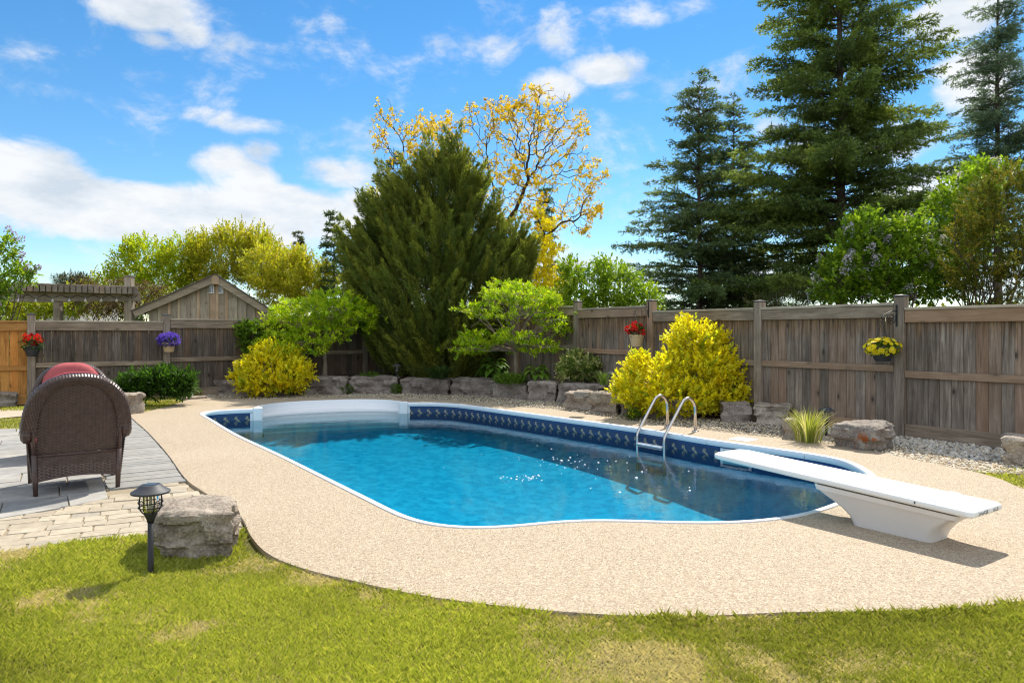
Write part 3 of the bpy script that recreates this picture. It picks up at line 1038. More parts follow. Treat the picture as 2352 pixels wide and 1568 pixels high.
# ------------------------------------------------------------------ patio
PAT_A = Vector((-.55, .835, 0)).normalized(); PAT_N = Vector((PAT_A.y, -PAT_A.x, 0))
PATIO = [P(-420, 1268), P(-200, 1270), P(0, 1262), P(150, 1245), P(330, 1228), P(400, 1222), P(560, 1215), P(555, 1180), P(470, 1125), P(425, 1090), P(385, 1035), P(340, 985), P(300, 950), P(240, 955), P(120, 988), P(0, 990), Vector((-9.5, 9.9, 0)), Vector((-8.0, 5.0, 0))]
tag(sheet('patio', PATIO, -.027, M['joint'], depth=.03), kind='structure')
patio = empty('patio_paving', (-4.5, 7.0, -.05), kind='structure')
prng = random.Random(5)
def paver(poly, z0, z1, mat, name, jit=.006, inset=.005):
    """one stone of the paving: poly is its outline, corners a little uneven, edges eased"""
    c = sum(poly, Vector()) / len(poly)
    ring = []
    for p in poly:
        d = (c - p)
        ring.append(p + d.normalized() * inset + Vector((prng.uniform(-jit, jit), prng.uniform(-jit, jit), 0)))
    top = [p + (c - p).normalized() * .007 for p in ring]
    tl = prng.uniform(-.003, .003)
    V = [(p.x - c.x, p.y - c.y, z0) for p in ring] + [(p.x - c.x, p.y - c.y, z1 - .007 + tl) for p in ring] + [(p.x - c.x, p.y - c.y, z1 + tl) for p in top]
    n = len(ring)
    F = [tuple(range(2 * n, 3 * n))]
    for k in range(n):
        j = (k + 1) % n
        F += [(k, j, n + j, n + k), (n + k, n + j, 2 * n + j, 2 * n + k)]
    o = mesh_np(name, np.array(V), F, mat, patio)
    o.location = c
    return o
def clip(poly, a, b):
    """keep the part of a convex outline on the left of the line a-b"""
    out = []
    def side(p): return (b.x - a.x) * (p.y - a.y) - (b.y - a.y) * (p.x - a.x)
    for i in range(len(poly)):
        p, q = poly[i], poly[(i + 1) % len(poly)]
        sp_, sq_ = side(p), side(q)
        if sp_ >= 0: out.append(p)
        if sp_ * sq_ < 0: out.append(p.lerp(q, sp_ / (sp_ - sq_)))
    return out
def area(p): return abs(poly_area(p)) if len(p) > 2 else 0
# border between flagstones and cobbles, walking away from the camera: flags on its left
BORD = [P(-60, 1196), P(0, 1186), P(141, 1162), P(230, 1143), P(334, 1121), P(425, 1097)]
deck_side = [P(425, 1097), P(385, 1042), P(340, 992), P(300, 953)]
# strip of narrow grey pavers along the deck
e0, e1 = deck_side[0], deck_side[-1]
ed = (e1 - e0).normalized(); en = Vector((-ed.y, ed.x, 0))
cnt = int((e1 - e0).length / .105)
for i in range(-1, cnt + 1):
    a = e0 + ed * (i * .105)
    b = a + ed * .105
    w0 = -.10; w1 = .66 + .02 * math.sin(i)
    paver([a + en * w0, b + en * w0, b + en * w1, a + en * w1][::1] if True else 0, -.055, -.013, M['strip'], 'paver', .003, .003)
inner0, inner1 = e0 + en * .665, e1 + en * .665
# flagstones
for r in range(-2, 16):
    y0 = r * .46
    x = -7.2 + prng.uniform(0, .5)
    while x < 1.6:
        wdt = prng.choice([.46, .62, .92, .46, .7])
        q = [e0 + en * .0 + (-PAT_N) * (-(x)) + PAT_A * (y0 - 1.2) for _ in range(1)][0]
        def at(u, v): return e0 + PAT_N * u + PAT_A * v
        poly = [at(x, y0 - 2.0), at(x + wdt, y0 - 2.0), at(x + wdt, y0 - 1.54), at(x, y0 - 1.54)]
        x += wdt
        poly = clip(poly, inner0, inner1)
        for a, b in zip(BORD[:-1], BORD[1:]):
            if len(poly) > 2: poly = clip(poly, a, b)
        if area(poly) < .02: continue
        c = sum(poly, Vector()) / len(poly)
        if c.y > 10.8 or c.x < -9 or c.x < -1.05 * c.y - .0: continue
        paver(poly, -.055, -.012, M['flag'], 'flagstone', .004, .006)
# soldier course along the border, then cobbles in rows
def at2(u, v): return CB + CR * u + CU * v
CR = Vector((.905, .425, 0)).normalized(); CU = Vector((-CR.y, CR.x, 0)); CB = P(0, 1262)
for row in range(-3, 12):
    h = .155
    u = -1.6 + prng.uniform(0, .2)
    while u < 2.6:
        wdt = prng.choice([.15, .20, .235, .27])
        poly = [at2(u, row * h), at2(u + wdt, row * h), at2(u + wdt, row * h + h), at2(u, row * h + h)]
        u += wdt
        c = sum(poly, Vector()) / 4
        # right of the border only
        ok = False
        for a, b in zip(BORD[:-1], BORD[1:]):
            if (b.x - a.x) * (c.y - a.y) - (b.y - a.y) * (c.x - a.x) < .008: ok = True
        if not ok or c.y > 6.9: continue
        if not in_poly(np.array([c.x]), np.array([c.y]), PATIO)[0]: continue
        if in_poly(np.array([c.x]), np.array([c.y]), DECKS)[0]: continue
        paver(poly, -.058, -.0165 + prng.uniform(-.002, .002), M['cobble'], 'cobble', .009, .006)
tag(sheet('path', [P(-420, 1000), P(-420, 940), P(60, 936), P(120, 940), P(100, 948), P(0, 957)], -.021, M['cobble']), kind='structure')

# ------------------------------------------------------------------ fences, board by board
def board_mesh(name, w, h, t, mat, bev=.004):
    me = bpy.data.meshes.new(name)
    mb = MB().box((-w / 2, -t / 2, 0), (w / 2, t / 2, h), None, bev)
    me.from_pydata([tuple(v) for v in mb.v], [], mb.f)
    me.materials.append(mat)
    return me
frng = random.Random(3)
def fence_run(root, posts, tops, posttops, mats, flip, base=0.0, bw=.14, mid_drop=.86, boards=True, first_post=True, end_post=True):
    """posts: positions along the run; the fair face looks towards the pool"""
    mB, mP, mR, mC = mats
    for i, p in enumerate(posts):
        if (i == 0 and not first_post) or (i == len(posts) - 1 and not end_post): continue
        d = (posts[min(i + 1, len(posts) - 1)] - posts[max(i - 1, 0)]).normalized()
        ang = math.atan2(d.y, d.x)
        h = posttops[i]
        mb = MB().box((-.07, -.07, 0), (.07, .07, h + .12), None, .006)
        o = mb.build('post', mP, root, local=True)
        o.location = (p.x - root.location.x, p.y - root.location.y, -.12); o.rotation_euler = (0, 0, ang)
        mb = MB()
        mb.box((-.078, -.078, 0), (.078, .078, .022), None, .004)
        mb.add([(-.07, -.07, .022), (.07, -.07, .022), (.07, .07, .022), (-.07, .07, .022), (0, 0, .038)], [(0, 1, 4), (1, 2, 4), (2, 3, 4), (3, 0, 4)])
        c = mb.build('post_cap', M['cap_black'], o, local=True)
        c.location = (0, 0, h + .12 - .012)
    for i, (a, b) in enumerate(zip(posts[:-1], posts[1:])):
        d = (b - a); L = d.length - .14; d.normalize()
        ang = math.atan2(d.y, d.x)
        front = Vector((d.y, -d.x, 0)) * flip
        zt = tops[i]
        m0 = a + d * .07
        def bar(name, mat, x0, x1, y0, y1, z0, z1, bev=.004):
            mb = MB().box((-(x1 - x0) / 2, min(y0, y1), 0), ((x1 - x0) / 2, max(y0, y1), z1 - z0), None, bev)
            o = mb.build(name, mat, root, local=True)
            q = m0 + d * ((x0 + x1) / 2)
            o.location = (q.x - root.location.x, q.y - root.location.y, z0); o.rotation_euler = (0, 0, ang)
            return o
        f = 1 if front.dot(Vector((-d.y, d.x, 0))) > 0 else -1        # local +y or -y is the fair side
        bar('cap_board', mC, .003, L - .003, -.075, .075, zt - .038, zt, .005)
        bar('rail', mR, .003, L - .003, f * .022, f * .060, zt - .205, zt - .0405)
        bar('rail', mR, .003, L - .003, f * .016, f * .056, zt - mid_drop - .095, zt - mid_drop)
        bar('kickboard', mR, .003, L - .003, f * .016, f * .054, base - .10 + .0, base + .165)
        n = max(1, int(round(L / bw))); w = L / n
        me = board_mesh('board', w - .0025, zt - .10 - base - .10, .020, mB)
        for k in range(n):
            o = bpy.data.objects.new('board', me); COL.objects.link(o); o.parent = root
            q = m0 + d * (w * (k + .5)) + front * frng.uniform(-.003, .003)
            o.location = (q.x - root.location.x, q.y - root.location.y, base + .10 + frng.uniform(-.006, .006))
            o.rotation_euler = (0, frng.uniform(-.003, .003), ang + (math.pi if frng.random() < .5 else 0))
rf = empty('fence', RP[2], 'long weathered grey board fence on the right, five bays with black capped posts', 'fence')
fence_run(rf, RP, [1.70, 1.75, 1.82, 1.82, 1.93, 2.0, 2.04], [1.86, 1.88, 1.91, 1.92, 2.02, 2.09, 2.12, 2.14], (M['fence'], M['post'], M['rail'], M['cap_board']), -1)
lf = empty('fence', LP[3], 'dark weathered board fence on the left, in front of the shed', 'fence')
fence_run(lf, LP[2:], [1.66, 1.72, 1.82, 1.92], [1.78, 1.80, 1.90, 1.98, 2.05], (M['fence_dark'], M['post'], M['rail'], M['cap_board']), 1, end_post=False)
of = empty('fence', LP[1], 'fresh orange cedar fence panel left of the dark fence', 'fence')
fence_run(of, LP[:3], [1.58, 1.65], [1.7, 1.74, 1.78], (M['cedar'], M['post'], M['cedar_rail'], M['cedar_rail']), 1, end_post=False, mid_drop=.90)
# ------------------------------------------------------------------ stones
def rock(name, p0, p1, height, thick, seed, mat, label, group=None, z=-.06, res=.035, rough=1.0, ledge=0.0, lean=0.0, cat='stone', part_of=None, shear=0.0, overhang=0.0):
    """a quarried block: front foot from p0 to p1, thickness going away behind it"""
    d = Vector((p1.x - p0.x, p1.y - p0.y, 0)); L = d.length; d.normalize()
    nrm = Vector((-d.y, d.x, 0))
    H = height - z
    nx, ny, nz = (max(6, min(34, int(round(s / res)))) for s in (L, thick, H))
    V = {}; F = []
    def vid(i, j, k):
        return V.setdefault((i, j, k), len(V))
    for k in range(nz):
        for i in range(nx):
            F.append((vid(i, 0, k), vid(i + 1, 0, k), vid(i + 1, 0, k + 1), vid(i, 0, k + 1)))
            F.append((vid(i + 1, ny, k), vid(i, ny, k), vid(i, ny, k + 1), vid(i + 1, ny, k + 1)))
        for j in range(ny):
            F.append((vid(0, j + 1, k), vid(0, j, k), vid(0, j, k + 1), vid(0, j + 1, k + 1)))
            F.append((vid(nx, j, k), vid(nx, j + 1, k), vid(nx, j + 1, k + 1), vid(nx, j, k + 1)))
    for i in range(nx):
        for j in range(ny):
            F.append((vid(i, j, nz), vid(i + 1, j, nz), vid(i + 1, j + 1, nz), vid(i, j + 1, nz)))
    off = Vector((seed * 3.71, seed * 1.93, seed * 5.17))
    S = Vector((L / 2, thick / 2, H / 2))
    out = np.zeros((len(V), 3))
    amp = rough * min(.055, .16 * min(L, thick, H))
    for (i, j, k), n in V.items():
        u = Vector((2 * i / nx - 1, 2 * j / ny - 1, 2 * k / nz - 1))
        # soften the edges a little, unevenly
        q = Vector((u.x * S.x, u.y * S.y, u.z * S.z))
        e = 13 + 6 * mnoise.noise(q * 2 + off)
        r = (abs(u.x) ** e + abs(u.y) ** e + abs(u.z) ** e) ** (1 / e)
        q = q / max(r, 1e-6) * max(abs(u.x), abs(u.y), abs(u.z))
        nn = Vector((u.x ** 5, u.y ** 5, u.z ** 5)).normalized()
        w = q + off
        big = mnoise.noise(w * 2.3) * 1.0
        mid = mnoise.noise(w * 5.2 + Vector((9, 3, 1))) * .65
        # bedding planes: the faces step in and out with height
        zq = q.z + .03 * mnoise.noise(w * 3.1)
        lay = (mnoise.noise(Vector((zq * 11 + seed, seed * .7, q.x * .5)))) * .75
        cell = mnoise.cell(Vector((q.x * 5.5 + 2 * mnoise.noise(w * 2), q.y * 5.5, zq * 8 + seed))) * .35 - .17
        fin = mnoise.fractal(w * 16, 1.0, 2.0, 3) * .28
        side = 1 - abs(nn.z)
        cut = big + mid + (lay + cell * 1.7) * side + fin * 1.3
        q = q + nn * amp * cut * (1.0 if side > .5 else .55)
        if ledge:
            # broken top: a step across the block
            t = mnoise.noise(Vector((q.x * 1.7, q.y * 1.7, seed))) 
            if u.z > .5 and t > .05: q.z -= ledge
        q.y += lean * (u.z) * .5
        q.x += shear * (q.y + S.y)
        if overhang and u.y < .2:      # upper bed juts out over the broken lower one
            lip = -.12 + .16 * mnoise.noise(Vector((q.x * 5 + seed, seed, 0))) + .05 * mnoise.noise(Vector((q.x * 22, seed, 3)))
            f = min(1, max(0, (u.z - lip) / .07))
            q.y -= overhang * f * (.6 + .5 * mnoise.noise(Vector((q.x * 9, q.z * 9, seed))))
            if u.z < lip and u.x < -.25: q.y += .045 * min(1, (-.25 - u.x) * 4)
        out[n] = (q.x, q.y, q.z + H / 2 + z)
    c = p0.lerp(p1, .5) + nrm * (thick / 2)
    o = mesh_np(name, out, F, mat, part_of, smooth=True, local=True)
    o.data.set_sharp_from_angle(angle=R(38))
    o.location = (c.x, c.y, 0); o.rotation_euler = (0, 0, math.atan2(d.y, d.x))
    if part_of is None:
        tag(o, label, cat, group)
    return o
GW = 'limestone blocks of the low garden wall'
def wstone(x0, b0, x1, b1, ytop, thick, seed, label, mat='stone_wall', group=GW, **kw):
    p0, p1 = P(x0, b0), P(x1, b1)
    Ym = (p0.y + p1.y) / 2
    h = CAM_H - (ytop - HOR) / FPX * Ym
    h = min(h, ((b0 + b1) / 2 - ytop) / FPX * Ym + .06)
    return rock('stone_block', p0, p1, h, thick, seed, M[mat], label, group, **kw)
wstone(441, 903, 575, 906, 873, .5, 1, 'long low limestone block at the left end of the garden wall')
wstone(577, 907, 692, 906, 869, .5, 2, 'limestone wall block half hidden behind the round golden bush')
wstone(694, 905, 796, 904, 865, .55, 3, 'grey limestone block directly right of the round golden bush')
wstone(798, 903, 912, 903, 865, .55, 4, 'limestone block between the two small fern tufts in front of the wall')
wstone(914, 903, 1029, 905, 870, .55, 5, 'long limestone block below the dark strap leaved clump')
wstone(1031, 905, 1144, 909, 870, .55, 6, 'limestone block with a pale streak below the large hosta')
wstone(1128, 910, 1208, 917, 881, .5, 7, 'limestone block below the green mound at the foot of the little spreading tree')
wstone(1210, 919, 1278, 921, 877, .55, 8, 'tall squarish limestone block below the right hosta')
wstone(1272, 922, 1352, 932, 881, .55, 9, 'pale topped limestone block below the cream variegated shrub', mat='stone_wall')
wstone(1295, 938, 1358, 942, 897, .42, 10, 'flaking limestone block standing proud of the wall under a thin slab', mat='stone', ledge=.035)
wstone(1347, 947, 1420, 951, 902, .55, 11, 'flat topped limestone block just left of the large golden shrub', mat='stone')
wstone(1422, 952, 1470, 955, 908, .5, 12, 'limestone block tucked under the left side of the large golden shrub')
wstone(1478, 957, 1590, 962, 915, .5, 13, 'limestone block hidden under the middle of the large golden shrub')
wstone(1655, 966, 1726, 968, 925, .5, 14, 'dark limestone block under the right edge of the large golden shrub')
wstone(1729, 969, 1816, 974, 930, .42, 15, 'rounded boulder at the fence foot, right of the large golden shrub', mat='stone', rough=1.5)
wstone(1794, 1005, 1832, 1008, 962, .3, 16, 'small pale boulder left of the striped grass clump', mat='stone', group='boulders by the right fence', rough=1.3)
wstone(1905, 1023, 2012, 1037, 976, .55, 17, 'flat slab boulder with rusty streaks, right of the striped grass clump', mat='stone_rust', group='boulders by the right fence', rough=1.3, res=.028)
wstone(2309, 1065, 2392, 1072, 1007, .42, 18, 'square cut stone block at the right edge in front of the fence', mat='stone', group='boulders by the right fence')
wstone(286, 953, 334, 947, 903, .45, 19, 'pale limestone block behind the wicker armchair, beside the lawn', mat='stone', group='stones round the patio')
wstone(-30, 932, 38, 929, 902, .4, 20, 'pale limestone block at the left edge below the orange fence', mat='stone', group='stones round the patio')
p0 = P(362, 1294, -.03); p1 = P(548, 1288, -.03)
rock('stone_block', p0, p1, .285, .46, 33, M['stone'], 'large rough limestone block in the foreground beside the black solar light', 'stones round the patio', res=.014, rough=1.0, lean=.03, z=-.1, shear=-.42, overhang=.035)
sl0, sl1 = P(1318, 906, .36), P(1352, 907, .36)
rock('stone_slab', sl0, sl1, .41, .22, 41, M['stone'], 'thin pale slab lying on the flaking limestone block', None, z=.335, res=.02, rough=.5)

# ------------------------------------------------------------------ diving board
t0 = Vector((1.712, 6.06, 0)); BD = Vector((.559, -.829, 0)).normalized(); BW = Vector((-BD.y, BD.x, 0))
slope = lambda x: .078 * (1 - x / 2.07)          # the board rises towards its tip
BM = Matrix(((BD.x, BW.x, 0, t0.x), (BD.y, BW.y, 0, t0.y), (0, 0, 1, 0), (0, 0, 0, 1)))      # x along the board from its tip, y across
BL, BWID, BZ0, BZ1 = 2.07, .46, .235, .282
db = empty('diving_board', BM @ Vector((1.5, .23, 0)), 'white diving board on a flared white stand, reaching over the pool', 'diving board')
def rrect(x0, x1, y0, y1, r, n=6):
    pts = []
    for (cx, cy, a0) in ((x1 - r[1], y0 + r[1], -90), (x1 - r[1], y1 - r[1], 0), (x0 + r[0], y1 - r[0], 90), (x0 + r[0], y0 + r[0], 180)):
        rr = r[1] if cx > (x0 + x1) / 2 else r[0]
        for k in range(n + 1):
            a = R(a0 + 90 * k / n)
            pts.append((cx + rr * math.cos(a), cy + rr * math.sin(a)))
    return pts
def loft(mb, loops, Mx, cap0=True, cap1=True):
    n = len(loops[0]); V = []; F = []
    for l in loops: V += [Mx @ Vector(p) for p in l]
    for i in range(len(loops) - 1):
        for k in range(n):
            j = (k + 1) % n
            F.append((i * n + k, i * n + j, (i + 1) * n + j, (i + 1) * n + k))
    if cap0: F.append(tuple(range(n - 1, -1, -1)))
    if cap1: F.append(tuple((len(loops) - 1) * n + k for k in range(n)))
    mb.add(V, F)
mb = MB()
prof = [(.020, 0.0), (.006, .004), (0, .012), (0, .030), (.005, .041), (.016, .047)]
tip = lambda x: 0.0
loops = []
for (ins, zz) in prof:
    l = rrect(ins, BL - ins, ins, BWID - ins, (.085, .045))
    l = [(x, y + (.020 * (1 - min(1, x / .9)) * (1 if y < BWID / 2 else -1)), BZ0 + zz) for x, y in l]
    l3 = [(x, y, z + slope(x)) for x, y, z in l]
    loops.append(l3)
loft(mb, loops, BM)
bo = mb.build('board', M['board_white'], db, smooth=True, angle=40)
mb = MB()
for (x, y) in ((1.80, .09), (1.80, .37)):
    mb2 = MB()
    mb2.lathe([(.0, .021), (.03, .020), (.046, .014), (.050, .004), (.058, .003), (.059, .0)], 20, (x, y, BZ1 - .001 + slope(x)), BM)
    mb2.build('bolt_cap', M['white_plastic'], db, smooth=True)
# printed rating plate on the end: rows of small dark marks too fine to read
mb = MB(); pr = random.Random(4)
for y0, y1 in ((.09, .22), (.30, .37)):
    for zr in range(4):
        y = y0
        while y < y1:
            w = pr.uniform(.006, .018)
            if pr.random() < .75:
                mb.box((BL - .0005, y, BZ0 + .012 + zr * .0062), (BL + .0012, y + w, BZ0 + .012 + zr * .0062 + .0034), BM)
            y += w + pr.uniform(.003, .006)
mb.build('rating_print', M['print_dark'], bo)
mb = MB(); mb.box((1.72, -.0012, BZ0 + .018 + slope(1.72)), (1.728, .0005, BZ0 + .036 + slope(1.72)), BM); mb.build('side_mark', M['print_dark'], bo)
# stand: wide deep rim, waisted foot with curved ends
lev = []
for zz, xa, xb, ya, yb, r in ((0.0, 1.22, 1.78, .10, .37, .06), (.02, 1.215, 1.785, .097, .373, .06), (.06, 1.20, 1.80, .088, .382, .055), (.10, 1.155, 1.83, .078, .392, .05),
                              (.135, 1.09, 1.87, .066, .404, .045), (.165, 1.02, 1.915, .055, .415, .04), (.185, .985, 1.955, .045, .425, .035), (.1851, .975, 1.965, .036, .434, .035), (.212, .965, 1.98, .030, .44, .035)):
    t_ = zz / .212
    lev.append([(x, y, zz + t_ ** 2 * (slope(x) + .012)) for x, y in rrect(xa, xb, ya, yb, (r, r))])
mb = MB(); loft(mb, lev, BM)
so = mb.build('stand', M['stand_white'], db, smooth=True, angle=35)
mb = MB(); mb.add([BM @ Vector((x, y, z)) for x, z0, z1 in ((1.0, .2365, BZ0 + slope(1.0) + .002), (1.95, .2305, BZ0 + slope(1.95) + .002)) for z in (z0, z1) for y in (.05, .41)], [(0, 1, 3, 2), (4, 6, 7, 5), (0, 4, 5, 1), (2, 3, 7, 6), (0, 2, 6, 4), (1, 5, 7, 3)]); mb.build('rubber_pad', simple('dark_rubber', (.03, .03, .03), .8), db)
for (x, y) in ((1.87, .12), (1.955, .36)):
    mb = MB(); mb.box((x, y, .165 if x < 1.9 else .20), (x + .05, y + .035, .205 if x < 1.9 else .226), BM, .004); mb.build('bolt_block', M['stand_white'], so)

# ------------------------------------------------------------------ pool ladder
lad = empty('pool_ladder', P(1560, 990), 'stainless steel pool ladder with two curved handrails', 'ladder')
A1, B1 = P(1533, 981), P(1464, 1019, WATER_Z)
A2, B2 = P(1597, 990), P(1526, 1030, WATER_Z)
for A, B in ((A1, B1), (A2, B2)):
    h = Vector((B.x - A.x, B.y - A.y, 0)); L = h.length; h.normalize()
    pts = [A + Vector((0, 0, .0)), A + Vector((0, 0, .30)), A + h * .012 + Vector((0, 0, .37)), A + h * .06 + Vector((0, 0, .445)), A + h * .13 + Vector((0, 0, .478)), A + h * .20 + Vector((0, 0, .455)), A + h * .255 + Vector((0, 0, .40)),
           A + h * (L - .055) + Vector((0, 0, .035)), A + h * (L - .012) + Vector((0, 0, -.04)), B + Vector((0, 0, .09)), B, B + Vector((0, 0, -.42))]
    pts2 = [pts[0], pts[1]] + catmull(pts[1:-1], 5)[1:] + [pts[-1]]
    mb = MB(); mb.tube(pts2, .0225, 12)
    ro = mb.build('handrail', M['steel'], lad, smooth=True)
    mb = MB(); mb.lathe([(.0, .014), (.028, .013), (.05, .008), (.052, 0)], 20, (A.x, A.y, 0)); mb.build('escutcheon', M['steel'], ro, smooth=True)
for dz in (.012, -.24):
    a = B1 + Vector((0, 0, dz)); b = B2 + Vector((0, 0, dz))
    dd = (b - a).normalized(); nn = Vector((-dd.y, dd.x, 0))
    mb = MB(); Mx = Matrix(((dd.x, nn.x, 0, a.x), (dd.y, nn.y, 0, a.y), (0, 0, 1, a.z), (0, 0, 0, 1)))
    mb.box((.02, -.045, -.012), ((b - a).length - .02, .045, .012), Mx, .006)
    mb.build('tread', M['white_plastic'], lad)

# ------------------------------------------------------------------ wicker chairs
def weave(mb_h, mb_v, fn, nu, nv, th=.0042, skip=None):
    """strands woven over and under upright stakes; fn(u, v) gives a point and a normal"""
    for r in range(nv):
        v0, v1 = (r + .01) / nv, (r + .99) / nv
        V = []; F = []
        cols = nu * 2
        ok = []
        for c in range(cols + 1):
            u = c / cols
            s = math.cos(math.pi * (c + r * 1.0)) * (1 if c % 2 == 0 else 0)
            s = (1 if ((c // 2 + r) % 2 == 0) else -1) if c % 2 == 0 else 0
            p0, n0 = fn(u, v0); p1, n1 = fn(u, v1); pm, nm = fn(u, (v0 + v1) / 2)
            V += [p0 + n0 * (s * th), pm + nm * (s * th + .0022), p1 + n1 * (s * th)]
            ok.append(skip is None or not skip(u, (v0 + v1) / 2))
        for c in range(cols):
            if ok[c] and ok[c + 1]:
                F += [(3 * c, 3 * c + 3, 3 * c + 4, 3 * c + 1), (3 * c + 1, 3 * c + 4, 3 * c + 5, 3 * c + 2)]
        mb_h.add(V, F)
    for c in range(nu + 1):
        u = c / nu; w = .20 / nu
        V = []; F = []
        rows = max(2, nv // 4)
        for k in range(rows + 1):
            v = k / rows
            for uu in (u - w, u + w):
                p, n = fn(min(1, max(0, uu)), v); V.append(p)
        for k in range(rows):
            if skip is None or (not skip(u, (k + .5) / rows) and not skip(u, (k + 1) / rows)):
                F.append((2 * k, 2 * k + 1, 2 * k + 3, 2 * k + 2))
        mb_v.add(V, F)
def wicker_part(name, root, fn, nu, nv, skip=None):
    h, v = MB(), MB()
    weave(h, v, fn, nu, nv, skip=skip)
    o = h.build(name, M['wicker'], root, smooth=True, local=True)
    tag(o, kind='stuff')
    tag(v.build('stakes', M['wicker_stake'], o, local=True), kind='stuff')
    return o
def make_chair(label, group):
    """local axes: x to the sitter's right, y the way the chair faces, z up; the back feet stand at y = 0"""
    ch = empty('wicker_armchair', (0, 0, 0), label, 'armchair', group)
    # back panel, leaning back a little (towards -y at the top)
    H = .955
    lean = lambda z: -.10 * max(0, z - .30) / .66
    def fb(u, v):
        x = (u - .5) * .66; z = .305 + v * (H - .305)
        return Vector((x, .015 + lean(z) - .02 * (1 - (2 * u - 1) ** 2), z)), Vector((0, -1, 0))
    def top_cut(u, v):
        x = (u - .5) * .66; z = .305 + v * (H - .305)
        return z > .50 + .455 * math.sqrt(max(0, 1 - (abs(x) / .36) ** 2.2))
    wicker_part('backrest', ch, fb, 21, 50, top_cut)
    # apron across the back, low and deep
    def fa(u, v):
        x = (u - .5) * .70; low = .115 + .035 * (1 - (2 * u - 1) ** 2)
        return Vector((x, -.012, low + v * (.325 - low))), Vector((0, -1, 0))
    wicker_part('apron', ch, fa, 22, 15)
    mb = MB(); mb.tube([Vector(((u / 16 - .5) * .70, -.012, .115 + .035 * (1 - (2 * u / 16 - 1) ** 2))) for u in range(17)], .011, 8); mb.build('apron_edge', M['wicker'], ch, smooth=True, local=True)
    mb = MB(); mb.tube([Vector((-.35, -.014, .328)), Vector((.35, -.014, .328))], .012, 8); mb.build('apron_edge', M['wicker'], ch, smooth=True, local=True)
    # rolled rim: over the back and down into both arms
    pts = []
    N = 44
    for k in range(N + 1):
        a = math.pi * k / N
        c, s = math.cos(a), math.sin(a)
        x = -.405 * math.copysign(abs(c) ** .80, c); z = .50 + .46 * abs(s) ** .80
        pts.append(Vector((x, lean(z) + .025, z)))
    rim = []
    for sx in (-1, 1):
        arm = [Vector((sx * .385, .74, .50)), Vector((sx * .40, .60, .545)), Vector((sx * .405, .35, .545)), Vector((sx * .405, .12, .525))]
        rim.append(arm if sx < 0 else arm[::-1])
    path = rim[0] + pts + rim[1]
    path = resample(catmull(path, 4), .012)
    # bands wound round the rim, each a slightly proud ring of strand
    V = []; F = []; n = 12
    u0 = None
    for i, p in enumerate(path):
        d = (path[min(i + 1, len(path) - 1)] - path[max(i - 1, 0)]).normalized()
        out = (p - Vector((0, p.y, .50))); out.y = 0
        out = (out - d * out.dot(d)).normalized() if out.length > 1e-4 else Vector((0, 0, 1))
        w = d.cross(out).normalized()
        rr = 1.0 + (.05 if i % 2 else -.02)
        for k in range(n):
            a = 2 * math.pi * k / n
            tw = .5 * math.sin(i * .9 + k * 2.1) * .02
            V.append(p + out * (math.cos(a) * .050 * (rr + tw)) + w * (math.sin(a) * .062 * (rr + tw)))
    for i in range(len(path) - 1):
        for k in range(n):
            F.append((i * n + k, i * n + (k + 1) % n, (i + 1) * n + (k + 1) % n, (i + 1) * n + k))
    F.append(tuple(range(n))); F.append(tuple((len(path) - 1) * n + k for k in range(n - 1, -1, -1)))
    mesh_np('rim', np.array(V), F, M['wicker'], ch, smooth=False, local=True)
    # wide flared face of the rim seen from behind
    def ff(sx):
        def f(u, v):
            a = math.pi * (.02 + .96 * u)
            c, s = math.cos(a), math.sin(a)
            k = v
            x = -(.33 + .115 * k) * math.copysign(abs(c) ** .85, c); z = .485 + (.435 + .06 * k) * abs(s) ** .80
            return Vector((x, lean(z) - .022 - .028 * math.sin(math.pi * k * .7), z)), Vector((0, -1, 0))
        return f
    wicker_part('back_border', ch, ff(1), 60, 10)
    # sides: skirts narrowing to the floor
    for sx in (-1, 1):
        def fs(u, v, sx=sx):
            y = .02 + u * .66; z = .13 + v * .38
            return Vector((sx * (.365 + .045 * v), y, z)), Vector((sx, 0, 0))
        wicker_part('side_panel', ch, fs, 22, 36)
        mb = MB(); mb.tube([Vector((sx * .335, -.005, 0)), Vector((sx * .338, -.005, .12)), Vector((sx * .345, -.01, .34))], [.021, .024, .025], 10); mb.build('leg', M['wicker'], ch, smooth=True, local=True)
        mb = MB(); mb.tube([Vector((sx * .345, -.012, .325)), Vector((sx * .352, -.03, .47)), Vector((sx * .355, -.05, .62))], .019, 10); mb.build('back_post', M['wicker'], ch, smooth=True, local=True)
        mb = MB(); mb.tube([Vector((sx * .365, .70, 0)), Vector((sx * .375, .70, .30)), Vector((sx * .385, .72, .50))], [.021, .024, .025], 10); mb.build('leg', M['wicker'], ch, smooth=True, local=True)
    def ffr(u, v):
        x = (u - .5) * .72
        return Vector((x, .715, .13 + v * .19)), Vector((0, 1, 0))
    wicker_part('front_apron', ch, ffr, 25, 16)
    def fseat(u, v):
        return Vector(((u - .5) * .70, .03 + v * .68, .315)), Vector((0, 0, 1))
    wicker_part('seat', ch, fseat, 14, 20)
    # cushions: pillowed boxes with piping
    def pillow(name, cx, cy, cz, sx, sy, sz, tilt, arch=False):
        V = []; F = []; nx, ny = 14, 12
        Mx = Matrix.Translation((cx, cy, cz)) @ Matrix.Rotation(tilt, 4, 'X')
        for side in (1, -1):
            for i in range(nx + 1):
                for j in range(ny + 1):
                    a, b = 2 * i / nx - 1, 2 * j / ny - 1
                    e = (1 - abs(a) ** 4) * (1 - abs(b) ** 4)
                    r = 1 - .10 * (abs(a) * abs(b)) ** 3
                    V.append(Mx @ Vector((a * sx * r, b * sy * r, side * sz * (.35 + .65 * max(0, e) ** .5))))
        o2 = (nx + 1) * (ny + 1)
